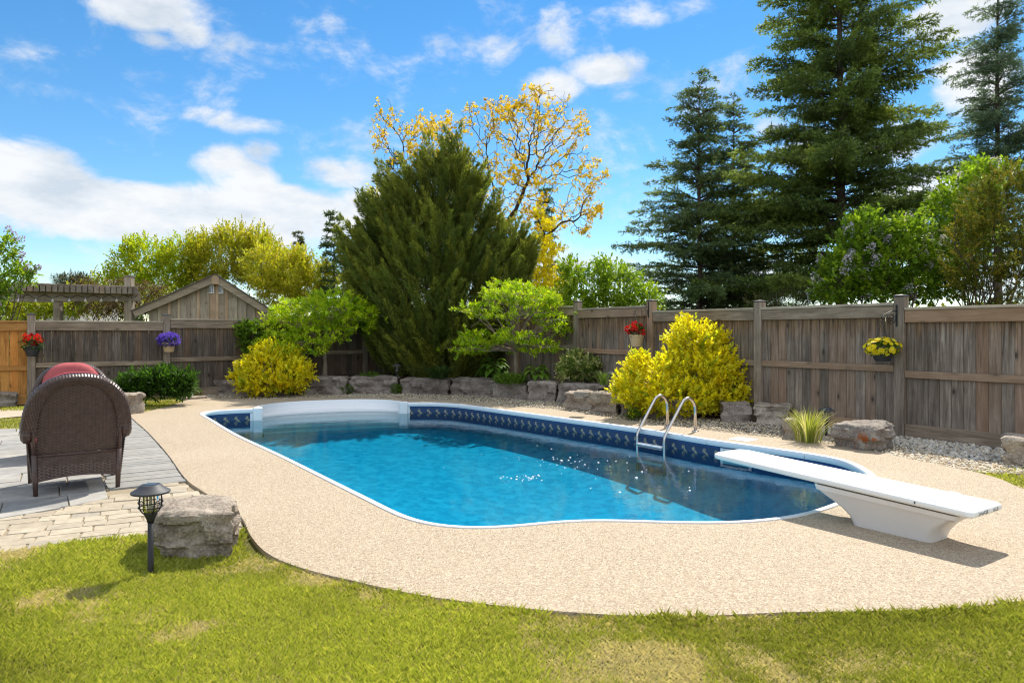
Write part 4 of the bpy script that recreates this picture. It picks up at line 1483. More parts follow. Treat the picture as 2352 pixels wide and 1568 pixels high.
        if arch:
            V = [v - Vector((0, 0, 1)) * max(0, v.z - .60) * .42 * abs(v.x / .325) ** 3.2 for v in V]
        for i in range(nx):
            for j in range(ny):
                q = (i * (ny + 1) + j, (i + 1) * (ny + 1) + j, (i + 1) * (ny + 1) + j + 1, i * (ny + 1) + j + 1)
                F.append(q); F.append(tuple(o2 + k for k in reversed(q)))
        edge = [i * (ny + 1) for i in range(nx + 1)] + [nx * (ny + 1) + j for j in range(1, ny + 1)] + [i * (ny + 1) + ny for i in range(nx - 1, -1, -1)] + [j for j in range(ny - 1, 0, -1)]
        for a, b in zip(edge, edge[1:] + edge[:1]):
            F.append((a, o2 + a, o2 + b, b))
        o = mesh_np(name, np.array(V), F, M['cushion'], ch, smooth=True, local=True)
        loop = [V[e] for e in edge] + [V[edge[0]]]
        mb = MB(); mb.tube(loop, .008, 6, caps=False); mb.build('piping', M['piping'], o, smooth=True, local=True)
    pillow('seat_cushion', 0, .38, .385, .325, .32, .07, 0)
    pillow('back_cushion', 0, .105, .70, .325, .315, .08, R(98), True)
    return ch
CH_N = Vector((-.575, .818, 0))
ang = math.atan2(CH_N.y, CH_N.x) - math.pi / 2
chair = make_chair('brown wicker armchair in the foreground, its woven back towards the pool patio edge', 'wicker armchairs on the patio')
fa, fb_ = P(72, 1137), P(279, 1114)
chair.location = ((fa + fb_) / 2).x, ((fa + fb_) / 2).y, -.010
chair.rotation_euler = (0, 0, math.atan2((fb_ - fa).y, (fb_ - fa).x) )
chair.scale = (.93, .95, 1.045)
ch2 = copy_tree(chair)
ch2['label'] = 'second wicker armchair facing the first, its red back cushion in view'
c2 = W(166, 900, 8.35)
ch2.location = (c2.x, c2.y, -.010)
ch2.rotation_euler = (0, 0, chair.rotation_euler.z + math.pi - .12)

# wicker table reaching in at the left edge
tb = empty('patio_table', (-6.5, 7.45, -.01), 'low wicker table cut off by the left edge, beside the armchair', 'table')
tb.rotation_euler = (0, 0, math.atan2(.10, 1))
for x in (-.55, .55):
    for y in (-.30, .30):
        mb = MB(); mb.tube([Vector((x, y, 0)), Vector((x, y, .44))], .024, 10); mb.build('leg', M['wicker'], tb, smooth=True, local=True)
def ft(u, v): return Vector(((u - .5) * 1.2, (v - .5) * .72, .462)), Vector((0, 0, 1))
wicker_part('table_top', tb, ft, 34, 40)
for y in (-.355, .355):
    def fe(u, v, y=y): return Vector(((u - .5) * 1.2, y, .425 + v * .04)), Vector((0, math.copysign(1, y), 0))
    wicker_part('edge_band', tb, fe, 40, 4)
    mb = MB(); mb.tube([Vector((-.55, y * .85, .13)), Vector((.55, y * .85, .13))], .014, 8); mb.build('stretcher', M['wicker'], tb, smooth=True, local=True)

# ------------------------------------------------------------------ solar garden lights
def solar_light(p, h, s, label, dark=True):
    """stake light: pyramid cap, clear drum in a wire cage, tapered cup, post"""
    r = empty('solar_light', p, label, 'garden light', 'black solar lights round the garden')
    zc = h
    n = 10
    mb = MB(); mb.lathe([(.0, 0), (.054 * s, -.002 * s), (.060 * s, -.007 * s), (.074 * s, -.022 * s), (.100 * s, -.037 * s), (.108 * s, -.042 * s), (.107 * s, -.052 * s), (.094 * s, -.056 * s), (.0, -.054 * s)], 24, (0, 0, zc))
    cap = mb.build('cap', M['lamp_cap'], r, smooth=True, local=True, angle=25)
    mb = MB(); mb.box((-.034 * s, -.034 * s, zc - .002), (.034 * s, .034 * s, zc + .0015)); mb.build('solar_panel', simple('solar_cell', (.012, .016, .035), .15, 0, .6), cap, local=True)
    z1, z0 = zc - .056 * s, zc - .165 * s
    mb = MB(); mb.lathe([(.046 * s, z1), (.047 * s, (z0 + z1) / 2), (.044 * s, z0 + .01 * s), (.034 * s, z0)], 20); mb.build('glass', M['lamp_glass'], r, smooth=True, local=True)
    mb = MB(); mb.lathe([(.0, z0 + .006), (.020 * s, z0 + .006), (.020 * s, z0 + .03 * s), (.008 * s, z0 + .04 * s), (.008 * s, z1)], 12); mb.build('reflector', M['lamp_core'], r, smooth=True, local=True)
    for k in range(4):
        a = math.pi / 4 + k * math.pi / 2
        c_, s_ = math.cos(a), math.sin(a)
        pts = [Vector((c_ * q * s, s_ * q * s, z)) for q, z in ((.056, z1), (.062, (z0 * .35 + z1 * .65)), (.060, z0 + .03 * s), (.048, z0 + .006 * s), (.030, z0 - .012 * s))]
        mb = MB(); mb.tube(catmull(pts, 4), .0042 * s, 6); mb.build('cage_bar', M['black_metal'], r, smooth=True, local=True)
    for zz, q in ((z0 + .058 * s, .066), (z0 + .030 * s, .066)):
        pts = [Vector((q * s * math.cos(2 * math.pi * k / 24), q * s * math.sin(2 * math.pi * k / 24), zz)) for k in range(25)]
        mb = MB(); mb.tube(pts, .0036 * s, 6, caps=False); mb.build('cage_ring', M['black_metal'], r, smooth=True, local=True)
    mb = MB(); mb.lathe([(.036 * s, z0 + .002), (.038 * s, z0 - .010 * s), (.022 * s, z0 - .045 * s), (.020 * s, z0 - .06 * s), (.0, z0 - .06 * s)], 16); mb.build('cup', M['black_metal'], r, smooth=True, local=True)
    mb = MB(); mb.tube([Vector((0, 0, z0 - .05 * s)), Vector((0, 0, .02)), Vector((0, 0, -.08))], .0165 * s, 10); mb.build('post', M['black_metal'], r, smooth=True, local=True)
    return r
q = P(346, 1322, -.04); solar_light(Vector((q.x, q.y, -.05)), .555, 1.0, 'black caged solar light in the foreground beside the large stone')
q = W(912, 836, 16.4); solar_light(Vector((q.x, q.y, .33)), q.z - .33, 1.0, 'black solar light on the wall in the shade of the big juniper')
q = W(1407, 852, 12.9); solar_light(Vector((q.x, q.y, .15)), q.z - .15, 1.0, 'black solar light left of the large golden shrub, against the fence')
q = W(1898, 935, 9.55); solar_light(Vector((q.x, q.y, -.02)), q.z + .02, 1.0, 'black solar light behind the striped grass clump')

# ------------------------------------------------------------------ flower pots and their brackets (plants are added to the pots below)
def pot(p, r_top, h, mat, label, round_=False):
    o = empty('flower_pot', p, label, 'flower pot', 'flower pots hung on the fence')
    mb = MB()
    if round_:
        prof = [(.0, 0), (r_top * .62, 0), (r_top * .72, h * .10), (r_top * .90, h * .62), (r_top * .97, h * .86), (r_top * 1.04, h * .88), (r_top * 1.04, h), (r_top * .94, h), (r_top * .90, h * .9), (0, h * .88)]
    else:
        prof = [(.0, 0), (r_top * .68, 0), (r_top * .72, h * .06), (r_top * .92, h * .78), (r_top * 1.02, h * .80), (r_top * 1.04, h), (r_top * .95, h), (r_top * .92, h * .9), (0, h * .88)]
    mb.lathe(prof, 28); mb.build('pot', mat, o, smooth=True, local=True, angle=40)
    return o
q = W(74, 818, 13.88); POT1 = pot(q, .138, .20, M['pot_dark'], 'dark pot of red geraniums on the post beside the orange fence', True)
q = W(388, 808, 15.24); POT2 = pot(q, .135, .20, M['pot_tan'], 'tan pot of purple flowers on the left fence post')
q = W(1462, 796, 13.15); POT3 = pot(q, .14, .23, M['pot_cream'], 'cream pot of red geraniums hanging by the large golden shrub')
q = W(2027, 829, 9.50); POT4 = pot(q, .142, .155, M['pot_dark'], 'charcoal pot of yellow flowers hanging on the right fence', True)
def scroll_bracket(post, zz, tip, label):
    r = empty('hanging_bracket', (post.x, post.y, zz), label, 'bracket', 'scroll brackets on the right fence posts')
    d = (tip - Vector((post.x, post.y, tip.z))); L = d.length; d.normalize()
    o = Vector((post.x, post.y, 0)) + d * .075
    mb = MB(); Mx = Matrix(((d.x, -d.y, 0, o.x), (d.y, d.x, 0, o.y), (0, 0, 1, 0), (0, 0, 0, 1)))
    mb.box((-.002, -.014, zz - .15), (.008, .014, zz + .15), Mx, .002); mb.build('back_plate', M['black_metal'], r)
    arm = [o + Vector((0, 0, zz + .07)), o + d * (L * .35) + Vector((0, 0, zz + .055)), o + d * (L * .8) + Vector((0, 0, zz - .01)), Vector((tip.x, tip.y, tip.z)), tip + Vector((0, 0, -.03)) + d * .02, tip + Vector((0, 0, -.02)) + d * .045]
    mb = MB(); mb.tube(catmull(arm, 6), .006, 8); mb.build('arm', M['black_metal'], r, smooth=True)
    sp = []
    for k in range(46):
        a = k / 45 * 3.6 * math.pi
        rr = .085 * (1 - k / 62)
        sp.append(o + d * (.10 + rr * math.cos(a + 2.6)) + Vector((0, 0, zz - .035 + rr * math.sin(a + 2.6))))
    mb = MB(); mb.tube(sp, .005, 6); mb.build('scroll', M['black_metal'], r, smooth=True)
    return r
tipA = W(2028, 733, 9.50); scroll_bracket(RP[2], W(2058, 725, 9.55).z, tipA, 'black scroll bracket above the pot of yellow flowers')
tipB = W(1459, 718, 13.15); scroll_bracket(RP[4], W(1490, 712, 13.3).z, tipB, 'black scroll bracket above the cream pot of red geraniums')
def hanger(potobj, tip, r, h):
    for k in range(3):
        a = k * 2.094 + .4
        e = Vector((potobj.location.x + r * math.cos(a), potobj.location.y + r * math.sin(a), potobj.location.z + h))
        mb = MB(); mb.tube([e, e.lerp(tip, .5) + Vector((0, 0, -.004)), tip], .0032, 5); mb.build('hanger_wire', M['black_metal'], potobj, smooth=True)
hanger(POT3, tipB, .13, .22); hanger(POT4, tipA, .13, .15)
# the two left pots sit in rings bolted to their posts
for po, post, rr, hh in ((POT1, LP[2], .134, .17), (POT2, LP[3], .132, .16)):
    c = po.location
    pts = [Vector((c.x + (rr + .004) * math.cos(2 * math.pi * k / 24), c.y + (rr + .004) * math.sin(2 * math.pi * k / 24), c.z + hh * .9)) for k in range(25)]
    mb = MB(); mb.tube(pts, .005, 6, caps=False); b = (Vector((post.x, post.y, c.z + hh * .9)) - Vector((c.x, c.y, c.z + hh * .9))).normalized()
    mb.tube([Vector((c.x, c.y, c.z + hh * .9)) + b * rr, Vector((post.x, post.y, c.z + hh * .9)) - b * .06], .007, 6)
    mb.build('wall_ring', M['black_metal'], po, smooth=True)

# ------------------------------------------------------------------ shed behind the left fence
sd_d = 22.0
sh = empty('garden_shed', W(470, 790, sd_d), 'weathered wooden garden shed with a gable and two small windows', 'shed')
zg = 0.0
apx = W(493, 630, sd_d); eL = W(318, 716, sd_d); eR = W(621, 712, sd_d)
wl0, wr0 = W(352, 765, sd_d).x, W(602, 765, sd_d).x
def roof_z(x):
    return apx.z - (apx.z - eL.z) * (apx.x - x) / (apx.x - eL.x) if x < apx.x else apx.z - (apx.z - eR.z) * (x - apx.x) / (eR.x - apx.x)
yw = sd_d + .22
bwid = .285; x = wl0; k = 0
while x < wr0 - .05:
    x1 = min(x + bwid, wr0)
    mb = MB(); zt0, zt1 = roof_z(x) - .10, roof_z(x1) - .10
    V = [(x + .004, yw, -.1), (x1 - .004, yw, -.1), (x1 - .004, yw, zt1), (x + .004, yw, zt0), (x + .004, yw + .02, -.1), (x1 - .004, yw + .02, -.1), (x1 - .004, yw + .02, zt1), (x + .004, yw + .02, zt0)]
    mb.add(V, [(0, 1, 2, 3), (5, 4, 7, 6), (1, 5, 6, 2), (4, 0, 3, 7), (3, 2, 6, 7)])
    o = mb.build('board', M['shed'], sh)
    if x > wl0 + .01:
        mb = MB().box((x - .04, yw - .04, -.1), (x + .04, yw - .001, roof_z(x) - .11)); mb.build('batten', M['shed_batten'], sh)
    x = x1; k += 1
mb = MB()
for xs in (wl0, wr0):
    mb.box((xs - .01, yw + .02, -.1), (xs + .01, yw + 3.4, roof_z(xs) - .12))
mb.box((wl0, yw + 3.38, -.1), (wr0, yw + 3.4, roof_z(wl0) - .12)); mb.build('wall', M['shed'], sh)
for e, s in ((eL, -1), (eR, 1)):
    a, b = apx.copy(), e.copy()
    dn = Vector((b.x - a.x, 0, b.z - a.z)).normalized(); up = Vector((-dn.z * s, 0, dn.x * s)); up = up if up.z > 0 else -up
    mb = MB()
    V = [a + up * .0, b, b - up * .20, a - up * .20 - Vector((0, 0, .02))]
    mb.add([Vector((p.x, sd_d, p.z)) for p in V] + [Vector((p.x, sd_d + .04, p.z)) for p in V], [(0, 1, 2, 3), (7, 6, 5, 4), (0, 4, 5, 1), (1, 5, 6, 2), (2, 6, 7, 3)])
    mb.build('bargeboard', M['shed_trim'], sh)
    mb = MB()
    V = [a + up * .035, b + up * .035 + dn * .04, b + up * .003 + dn * .04, a + up * .003]
    mb.add([Vector((p.x, sd_d - .05, p.z)) for p in V] + [Vector((p.x, sd_d + 3.8, p.z)) for p in V], [(0, 1, 2, 3), (7, 6, 5, 4), (0, 4, 5, 1), (1, 5, 6, 2), (2, 6, 7, 3)])
    mb.build('roof', M['shingle'], sh)
mb = MB(); mb.box((apx.x - .11, sd_d - .025, apx.z - .30), (apx.x + .11, sd_d - .004, apx.z - .01)); mb.build('ridge_plate', M['shed_trim'], sh)
for x0, x1 in ((475, 490), (497, 511)):
    a, b = W(x0, 673, sd_d), W(x1, 651, sd_d)
    mb = MB(); t = .03
    mb.box((a.x, yw - .035, a.z), (a.x + t, yw - .003, b.z)); mb.box((b.x - t, yw - .035, a.z), (b.x, yw - .003, b.z))
    mb.box((a.x + t, yw - .035, a.z), (b.x - t, yw - .003, a.z + t)); mb.box((a.x + t, yw - .035, b.z - t), (b.x - t, yw - .003, b.z))
    mb.box(((a.x + b.x) / 2 + .02, yw - .03, a.z + t), ((a.x + b.x) / 2 + .04, yw - .004, b.z - t))
    f = mb.build('window', M['window_white'], sh)
    mb = MB(); mb.box((a.x + t, yw - .016, a.z + t), (b.x - t, yw - .008, b.z - t)); mb.build('pane', M['pane'], f)

sh.rotation_euler = (0, 0, R(22)); sh.scale = (.97, 1, 1)
# ------------------------------------------------------------------ pergola in the next garden
pg = empty('pergola', W(220, 790, 20.0), 'weathered timber pergola with closely set rafters beyond the left fence', 'pergola')
def beam(name, a, b, h, t, mat=None, par=None):
    d = Vector((b.x - a.x, b.y - a.y, 0)); L = d.length; ang_ = math.atan2(d.y, d.x); sl = math.atan2(b.z - a.z, L)
    Mx = Matrix.Translation(a) @ Matrix.Rotation(ang_, 4, 'Z') @ Matrix.Rotation(-sl, 4, 'Y')
    mb = MB(); mb.box((0, -t / 2, -h / 2), (math.hypot(L, b.z - a.z), t / 2, h / 2), None, .006)
    o = mb.build(name, mat or M['pergola'], par or pg, local=True)
    Mw = root_matrix(pg).inverted() @ Mx
    o.matrix_local = Mw
    return o
f0, f1 = W(26, 681, 19.6), W(322, 681, 21.4)
r0, r1 = W(-60, 684, 22.6), W(159, 686, 24.2)
beam('beam', f0, f1, .29, .09)
beam('beam', r0, r1, .25, .09)
for i in range(21):
    t = (i + .5) / 21
    a = f0.lerp(f1, t * .94 + .0); b = r0.lerp(r1, t * .9 + .05)
    d = (b - a); d.z = 0; d.normalize()
    a2 = a - d * .35; b2 = a + d * 3.2
    a2.z = b2.z = f0.z + .145 + .12
    beam('rafter', a2, b2, .235, .12)
for px, dd, yt in ((297, 21.3, 636), (134, 23.9, 693), (-80, 19.6, 660)):
    q = W(px, yt, dd)
    mb = MB(); mb.box((-.11, -.11, -.1), (.11, .11, q.z), None, .008)
    o = mb.build('post', M['pergola_post'], pg, local=True); o.location = (q.x - pg.location.x, q.y - pg.location.y, -pg.location.z)
    mb = MB(); mb.box((-.125, -.125, q.z), (.125, .125, q.z + .03)); c = mb.build('post_cap', M['pergola_post'], o, local=True)
sl = empty('string_lights', f0, 'string of clear bulbs looped along the pergola beam', 'string lights')
wire = []
for i in range(8):
    for k in range(7):
        t = (i + k / 7) / 8
        q = f0.lerp(f1, t); q = q + Vector((0, -.06, .06 - .10 * math.sin(math.pi * k / 7))); wire.append(q)
mb = MB(); mb.tube(wire, .008, 5); mb.build('cable', M['black_metal'], sl)
for i in range(1, 8):
    q = f0.lerp(f1, i / 8 - .06) + Vector((0, -.07, -.10))
    mb = MB(); mb.lathe([(0, -.07), (.03, -.06), (.042, -.03), (.03, .0), (.016, .02), (.016, .06), (0, .06)], 10, q); mb.build('bulb', M['bulb'], sl, smooth=True)

# ------------------------------------------------------------------ a neighbour's roof far behind the pergola
hs = empty('neighbour_house', W(124, 765, 46), 'grey roofed house far behind the pergola', 'house')
a, b = W(64, 662, 46), W(184, 660, 46)
mb = MB().box((a.x + .3, 46.2, 0), (b.x - .3, 51, a.z - .02)); mb.build('wall', M['siding'], hs)
mb = MB(); zt = W(100, 643, 46).z
mb.add([(a.x, 45.8, a.z), (b.x, 45.8, a.z), (b.x - .8, 48.5, zt), (a.x + .8, 48.5, zt), (a.x, 51.4, a.z), (b.x, 51.4, a.z), (a.x, 45.8, a.z - .18), (b.x, 45.8, a.z - .18)], [(0, 1, 2, 3), (5, 4, 3, 2), (4, 0, 3), (1, 5, 2), (6, 7, 1, 0)])
mb.build('roof', M['shingle'], hs)
for k in range(3):
    x = a.x + .7 + k * .95
    mb = MB().box((x, 46.13, a.z - .75), (x + .55, 46.19, a.z - .22)); w_ = mb.build('window', M['window_white'], hs)
    mb = MB().box((x + .05, 46.11, a.z - .70), (x + .50, 46.125, a.z - .27)); mb.build('pane', M['pane'], w_)
# ------------------------------------------------------------------ foliage tools (numpy)
def unit(a):
    return a / np.maximum(np.linalg.norm(a, axis=-1, keepdims=True), 1e-9)
def leaves(rng, pos, d, L, Wd, tint, fold=.18, curl=.0, up=None):
    """pointed leaves: pos base, d direction, L length, Wd width, tint per leaf. 4 verts, 2 faces each"""
    n = len(pos)
    d = unit(d)
    if up is None:
        up = np.array([0, 0, 1.0]) + rng.normal(0, .45, (n, 3))
    s = unit(np.cross(d, up)); nr = np.cross(s, d)
    L = np.broadcast_to(L, n)[:, None]; Wd = np.broadcast_to(Wd, n)[:, None]
    mid = pos + d * L * .48
    a = pos; b = mid + s * Wd * .5 + nr * Wd * fold; c = pos + d * L - nr * L * curl; e = mid - s * Wd * .5 + nr * Wd * fold
    V = np.stack([a, b, c, e], 1).reshape(-1, 3)
    i = (np.arange(n) * 4)[:, None]
    F = np.concatenate([i + [0, 1, 2], i + [0, 2, 3]], 0)
    T = np.repeat(tint, 4, 0)
    return V, F, T
def shoots(rng, base, d, L, nl, ll, lw, tint, ang=.95, jit=.3, bend=-.0, t0=.1, tip=True, tj=.16, fold=.18):
    """leafy shoots: leaves placed spirally along each, tint one colour per shoot"""
    n = len(base); d = unit(d)
    u = unit(np.cross(d, np.array([.31, .17, .93]))); w = np.cross(d, u)
    k = np.arange(nl)
    t = t0 + (1 - t0) * (k + .5) / nl
    ph = rng.uniform(0, 6.28, n)[:, None] + k[None] * 2.4
    L = np.broadcast_to(L, n)
    pos = base[:, None] + d[:, None] * (L[:, None] * t[None])[..., None]
    pos = pos + np.array([0, 0, 1.0]) * (bend * L[:, None] * t[None] ** 2)[..., None]
    an = ang * (1 - .45 * t)[None] + rng.normal(0, .18, (n, nl))
    rad = u[:, None] * np.cos(ph)[..., None] + w[:, None] * np.sin(ph)[..., None]
    ld = d[:, None] * np.cos(an)[..., None] + rad * np.sin(an)[..., None] + rng.normal(0, jit, (n, nl, 3)) * .5
    size = rng.uniform(.7, 1.2, (n, nl))
    T = np.repeat(tint[:, None], nl, 1) * rng.uniform(1 - tj, 1 + tj, (n, nl, 1))
    return leaves(rng, pos.reshape(-1, 3), ld.reshape(-1, 3), (size * ll).ravel(), (size * lw).ravel(), T.reshape(-1, 3), fold)
def pick(rng, pal, n, w=None):
    pal = np.array(pal, float)
    i = rng.choice(len(pal), n, p=None if w is None else np.array(w) / sum(w))
    j = rng.choice(len(pal), n, p=None if w is None else np.array(w) / sum(w))
    f = rng.uniform(0, .5, (n, 1))
    return (pal[i] * (1 - f) + pal[j] * f) * rng.uniform(.85, 1.15, (n, 1))
def blob_points(rng, blobs, n, shell=.28):
    """points and outward directions in a union of ellipsoids (c, r)"""
    C = np.array([list(b[0]) for b in blobs], float); Rr = np.array([list(b[1]) for b in blobs], float)
    wgt = (Rr.prod(1)) ** .55; wgt /= wgt.sum()
    P_ = np.zeros((0, 3)); D = np.zeros((0, 3))
    while len(P_) < n:
        i = rng.choice(len(C), n, p=wgt)
        v = unit(rng.normal(size=(n, 3)))
        r = 1 - np.abs(rng.normal(0, shell, n)); r = np.clip(r, .05, 1)
        p = C[i] + v * Rr[i] * r[:, None]
        # drop those buried deep inside another blob
        q = np.linalg.norm((p[:, None] - C[None]) / Rr[None], axis=2).min(1)
        keep = q > .5
        P_ = np.concatenate([P_, p[keep]]); D = np.concatenate([D, unit(v / Rr[i])[keep]])
    return P_[:n], D[:n]
class Foliage:
    def __init__(s): s.V = []; s.F = []; s.T = []; s.n = 0
    def add(s, vft):
        V, F, T = vft
        s.V.append(V); s.F.append(F + s.n); s.T.append(T); s.n += len(V)
    def build(s, name, mat, parent):
        return mesh_np(name, np.concatenate(s.V), np.concatenate(s.F), mat, parent, tint=np.concatenate(s.T))
def stems(name, root, paths, mat, n=6):
    mb = MB()
    for pts, rad in paths: mb.tube(pts, rad, n, caps=False)
    return mb.build(name, mat, root, smooth=True)
def wpath(rng, a, b, k=5, wob=.06, sag=0.0):
    a, b = Vector(a), Vector(b); L = (b - a).length
    pts = []
    for i in range(k + 1):
        t = i / k
        q = a.lerp(b, t)
        if 0 < i < k: q += Vector(rng.normal(0, wob * L, 3)) * math.sin(math.pi * t)
        q.z += sag * L * math.sin(math.pi * t)
        pts.append(q)
    return pts
def bush(name, base, blobs, seed, label, cat, pal, pw, nsh, sl, nl, ll, lw, up=.35, group=None, shell=.28, ang=.95, stem_mat=None, nst=9, mat='leaf', extra=None, tj=.16, sides=None, kind=None, jit=.55):
    """a shrub: woody stems from the foot, leafy shoots all through an uneven crown"""
    rng = np.random.default_rng(seed)
    root = empty(name, base, label, cat, group)
    fo = Foliage()
    p, d = blob_points(rng, blobs, nsh, shell)
    dirs = unit(d + np.array([0, 0, up]) + rng.normal(0, jit, (nsh, 3)))
    Ls = sl * rng.uniform(.6, 1.5, nsh)
    fo.add(shoots(rng, p - dirs * Ls[:, None] * .5, dirs, Ls, nl, ll, lw, pick(rng, pal, nsh, pw), ang, tj=tj))
    if extra: extra(rng, fo, p, dirs)
    fo.build('crown', M[mat], root)
    if nst:
        q, _ = blob_points(rng, blobs, nst, .5)
        paths = []
        for e in q:
            b0 = Vector(base) + Vector((rng.normal(0, .05), rng.normal(0, .05), -.05))
            pts = wpath(rng, b0, e, 5, .05)
            paths.append((pts, list(np.linspace(.022, .005, len(pts)))))
        stems('stem', root, paths, M[stem_mat or 'bark'], 5)
    return root
def E(px, py, d, rx, ry=None, rz=None):
    """ellipsoid seen at a pixel: centre, radii in pixels of the photograph at that distance"""
    k = d / FPX
    rz = rz or rx
    return (W(px, py, d), (rx * k, (ry or rx) * k, rz * k))

YEL = [(.88, .78, .015), (.84, .74, .02), (.90, .83, .06), (.66, .68, .04), (.36, .47, .03), (.86, .69, .015)]
LIME = [(.34, .50, .012), (.46, .60, .02), (.20, .34, .012), (.58, .66, .03)]
SPRING = [(.50, .50, .03), (.38, .42, .02), (.62, .56, .05), (.26, .31, .02), (.52, .42, .06)]
LILAC = [(.165, .295, .022), (.24, .385, .027), (.10, .185, .018), (.36, .49, .035)]
DARKG = [(.05, .10, .015), (.08, .15, .02), (.11, .19, .025)]

# ------------------------------------------------------------------ golden shrubs
bush('golden_shrub', P(1565, 950, .05), [E(1500, 880, 11.7, 78, 70, 66), E(1450, 895, 11.5, 42, 40, 46), E(1585, 870, 11.9, 92, 80, 78), E(1660, 888, 11.9, 66, 60, 56), E(1590, 800, 12.0, 62, 60, 58), E(1625, 800, 12.0, 55, 50, 50), E(1578, 762, 12.0, 30, 30, 32), E(1468, 835, 11.6, 20, 20, 26), E(1640, 845, 11.7, 60, 50, 50), E(1540, 915, 11.4, 100, 60, 40), E(1650, 915, 11.7, 66, 60, 36), E(1690, 895, 11.8, 38, 40, 26)],
     21, 'large two humped golden leaved shrub by the pool ladder', 'shrub', YEL, [4, 4, 3, 1.6, 1.6, 1], 1700, .24, 14, .068, .046, .75, 'golden shrubs', .30, mat='leaf', nst=16, tj=.2, jit=.4)
bush('golden_shrub', P(625, 905, .05), [E(625, 850, 15.6, 84, 70, 44), E(580, 865, 15.5, 48, 50, 34), E(672, 862, 15.5, 46, 50, 36), E(622, 818, 15.7, 52, 50, 30), E(600, 882, 15.3, 56, 50, 20), E(650, 815, 15.8, 40, 40, 22)],
     22, 'round golden leaved shrub in front of the stone wall at left', 'shrub', YEL, [4, 4, 2, 1.4, 1.4, 2], 1000, .22, 15, .062, .042, .5, 'golden shrubs', .30, nst=10, tj=.2, jit=.4)
bush('variegated_shrub', P(1335, 882, .2), [E(1330, 842, 14.5, 42, 40, 30), E(1300, 852, 14.4, 18, 20, 22), E(1358, 848, 14.5, 22, 20, 22), E(1318, 822, 14.6, 20, 20, 16)],
     23, 'small cream and green variegated shrub below the fence post', 'shrub', [(.55, .56, .22), (.20, .30, .05), (.68, .66, .36), (.11, .20, .03)], [3, 3, 2, 2], 330, .20, 10, .065, .042, .4, None, .3, nst=9)
bush('green_shrub', P(582, 872, .1), [E(580, 775, 16.6, 32, 40, 40), E(560, 760, 16.4, 20, 20, 16), E(600, 820, 16.5, 40, 40, 40)],
     24, 'dark green leafy shrub against the left fence behind the round golden shrub', 'shrub', LILAC, [2, 1, 3, .5], 420, .22, 10, .075, .05, .2, None, .3, nst=8)

# ------------------------------------------------------------------ small spreading trees with layered crowns
def layered_tree(name, foot, crown, seed, label, pal, pw, trunk_h, r0, nlimb, nsh, ll, lw, lean=(0, 0)):
    rng = np.random.default_rng(seed)
    root = empty(name, foot, label, 'tree', 'small spreading trees in the planting bed')
    foot = Vector(foot)
    fork = foot + Vector((lean[0], lean[1], trunk_h))
    paths = [([foot + Vector((0, 0, -.15)), foot.lerp(fork, .35) + Vector((.015, 0, 0)), foot.lerp(fork, .7), fork], [r0 * 1.3, r0, r0 * .92, r0 * .95])]
    fo = Foliage()
    targets, out = blob_points(rng, crown, nlimb, .22)
    ends = []
    for e in targets:
        e = Vector(e)
        m = fork.lerp(e, .5) + Vector((0, 0, .12 * (e - fork).length)) * rng.uniform(-.4, 1.0)
        limb = [fork, fork.lerp(m, .5) + Vector(rng.normal(0, .03, 3)), m, m.lerp(e, .55) + Vector(rng.normal(0, .05, 3)), e]
        limb = catmull(limb, 3)
        paths.append((limb, list(np.linspace(r0 * .45, .006, len(limb)))))
        for i in range(7, len(limb) - 1, 2):
            q = limb[i]
            for s_ in range(2):
                dv = Vector((rng.normal(0, 1), rng.normal(0, 1), rng.normal(.05, .12))).normalized()
                tipp = q + dv * rng.uniform(.2, .45)
                paths.append(([q, q.lerp(tipp, .5) + Vector(rng.normal(0, .02, 3)), tipp], [.007, .005, .003]))
                ends.append(tipp)
        ends.append(e)
    p, d = blob_points(rng, crown, nsh, .16)
    en = np.array([list(e) for e in ends])
    k = rng.integers(0, len(en), nsh // 6)
    p = np.concatenate([p, en[k] + rng.normal(0, .12, (len(k), 3))]); d = np.concatenate([d, unit(rng.normal(0, 1, (len(k), 3)))])
    d[:, 2] *= .35
    dirs = unit(d + np.array([0, 0, .18]) + rng.normal(0, .35, d.shape) * np.array([1, 1, .3]))
    n = len(p)
    fo.add(shoots(rng, p, dirs, .12 * rng.uniform(.6, 1.4, n), 9, ll, lw, pick(rng, pal, n, pw), 1.0, tj=.2))
    stems('trunk', root, paths, M['bark'], 6)
    fo.build('crown', M['leaf'], root)
    return root
k = 15.3
layered_tree('spreading_tree', W(1184, 868, 15.5), [E(1195, 682, k, 84, 90, 13), E(1165, 664, k, 56, 60, 10), E(1240, 696, k, 46, 50, 8), E(1092, 710, k, 46, 40, 7), E(1150, 722, k - .7, 30, 30, 5), E(1282, 752, k, 30, 40, 7), E(1262, 732, k, 34, 40, 6), E(1078, 798, k, 40, 50, 9), E(1112, 776, k, 54, 50, 8), E(1170, 772, k - .6, 24, 30, 5), E(1236, 796, k - .4, 44, 50, 8), E(1205, 779, k - .4, 24, 30, 5)],
     31, 'small lime leaved tree with a slender bare trunk between the two hostas', LIME, [3, 3, 2, 1.5], .60, .052, 44, 1000, .080, .034)
k = 16.6
layered_tree('spreading_tree', W(745, 862, 16.9), [E(735, 715, k, 105, 90, 28), E(700, 735, k, 90, 80, 22), E(790, 715, k, 66, 80, 26), E(770, 692, k, 60, 70, 18), E(660, 755, k, 52, 60, 16), E(815, 745, k, 40, 50, 14), E(735, 770, k - .5, 70, 60, 12), E(700, 795, k - .6, 60, 60, 18), E(640, 790, k - .5, 44, 50, 20), E(838, 715, k, 26, 30, 12)],
     32, 'small lime leaved tree with a wide flat crown above the left fence', LIME, [3, 4, 1.5, 2.5], .75, .06, 24, 1050, .095, .040)

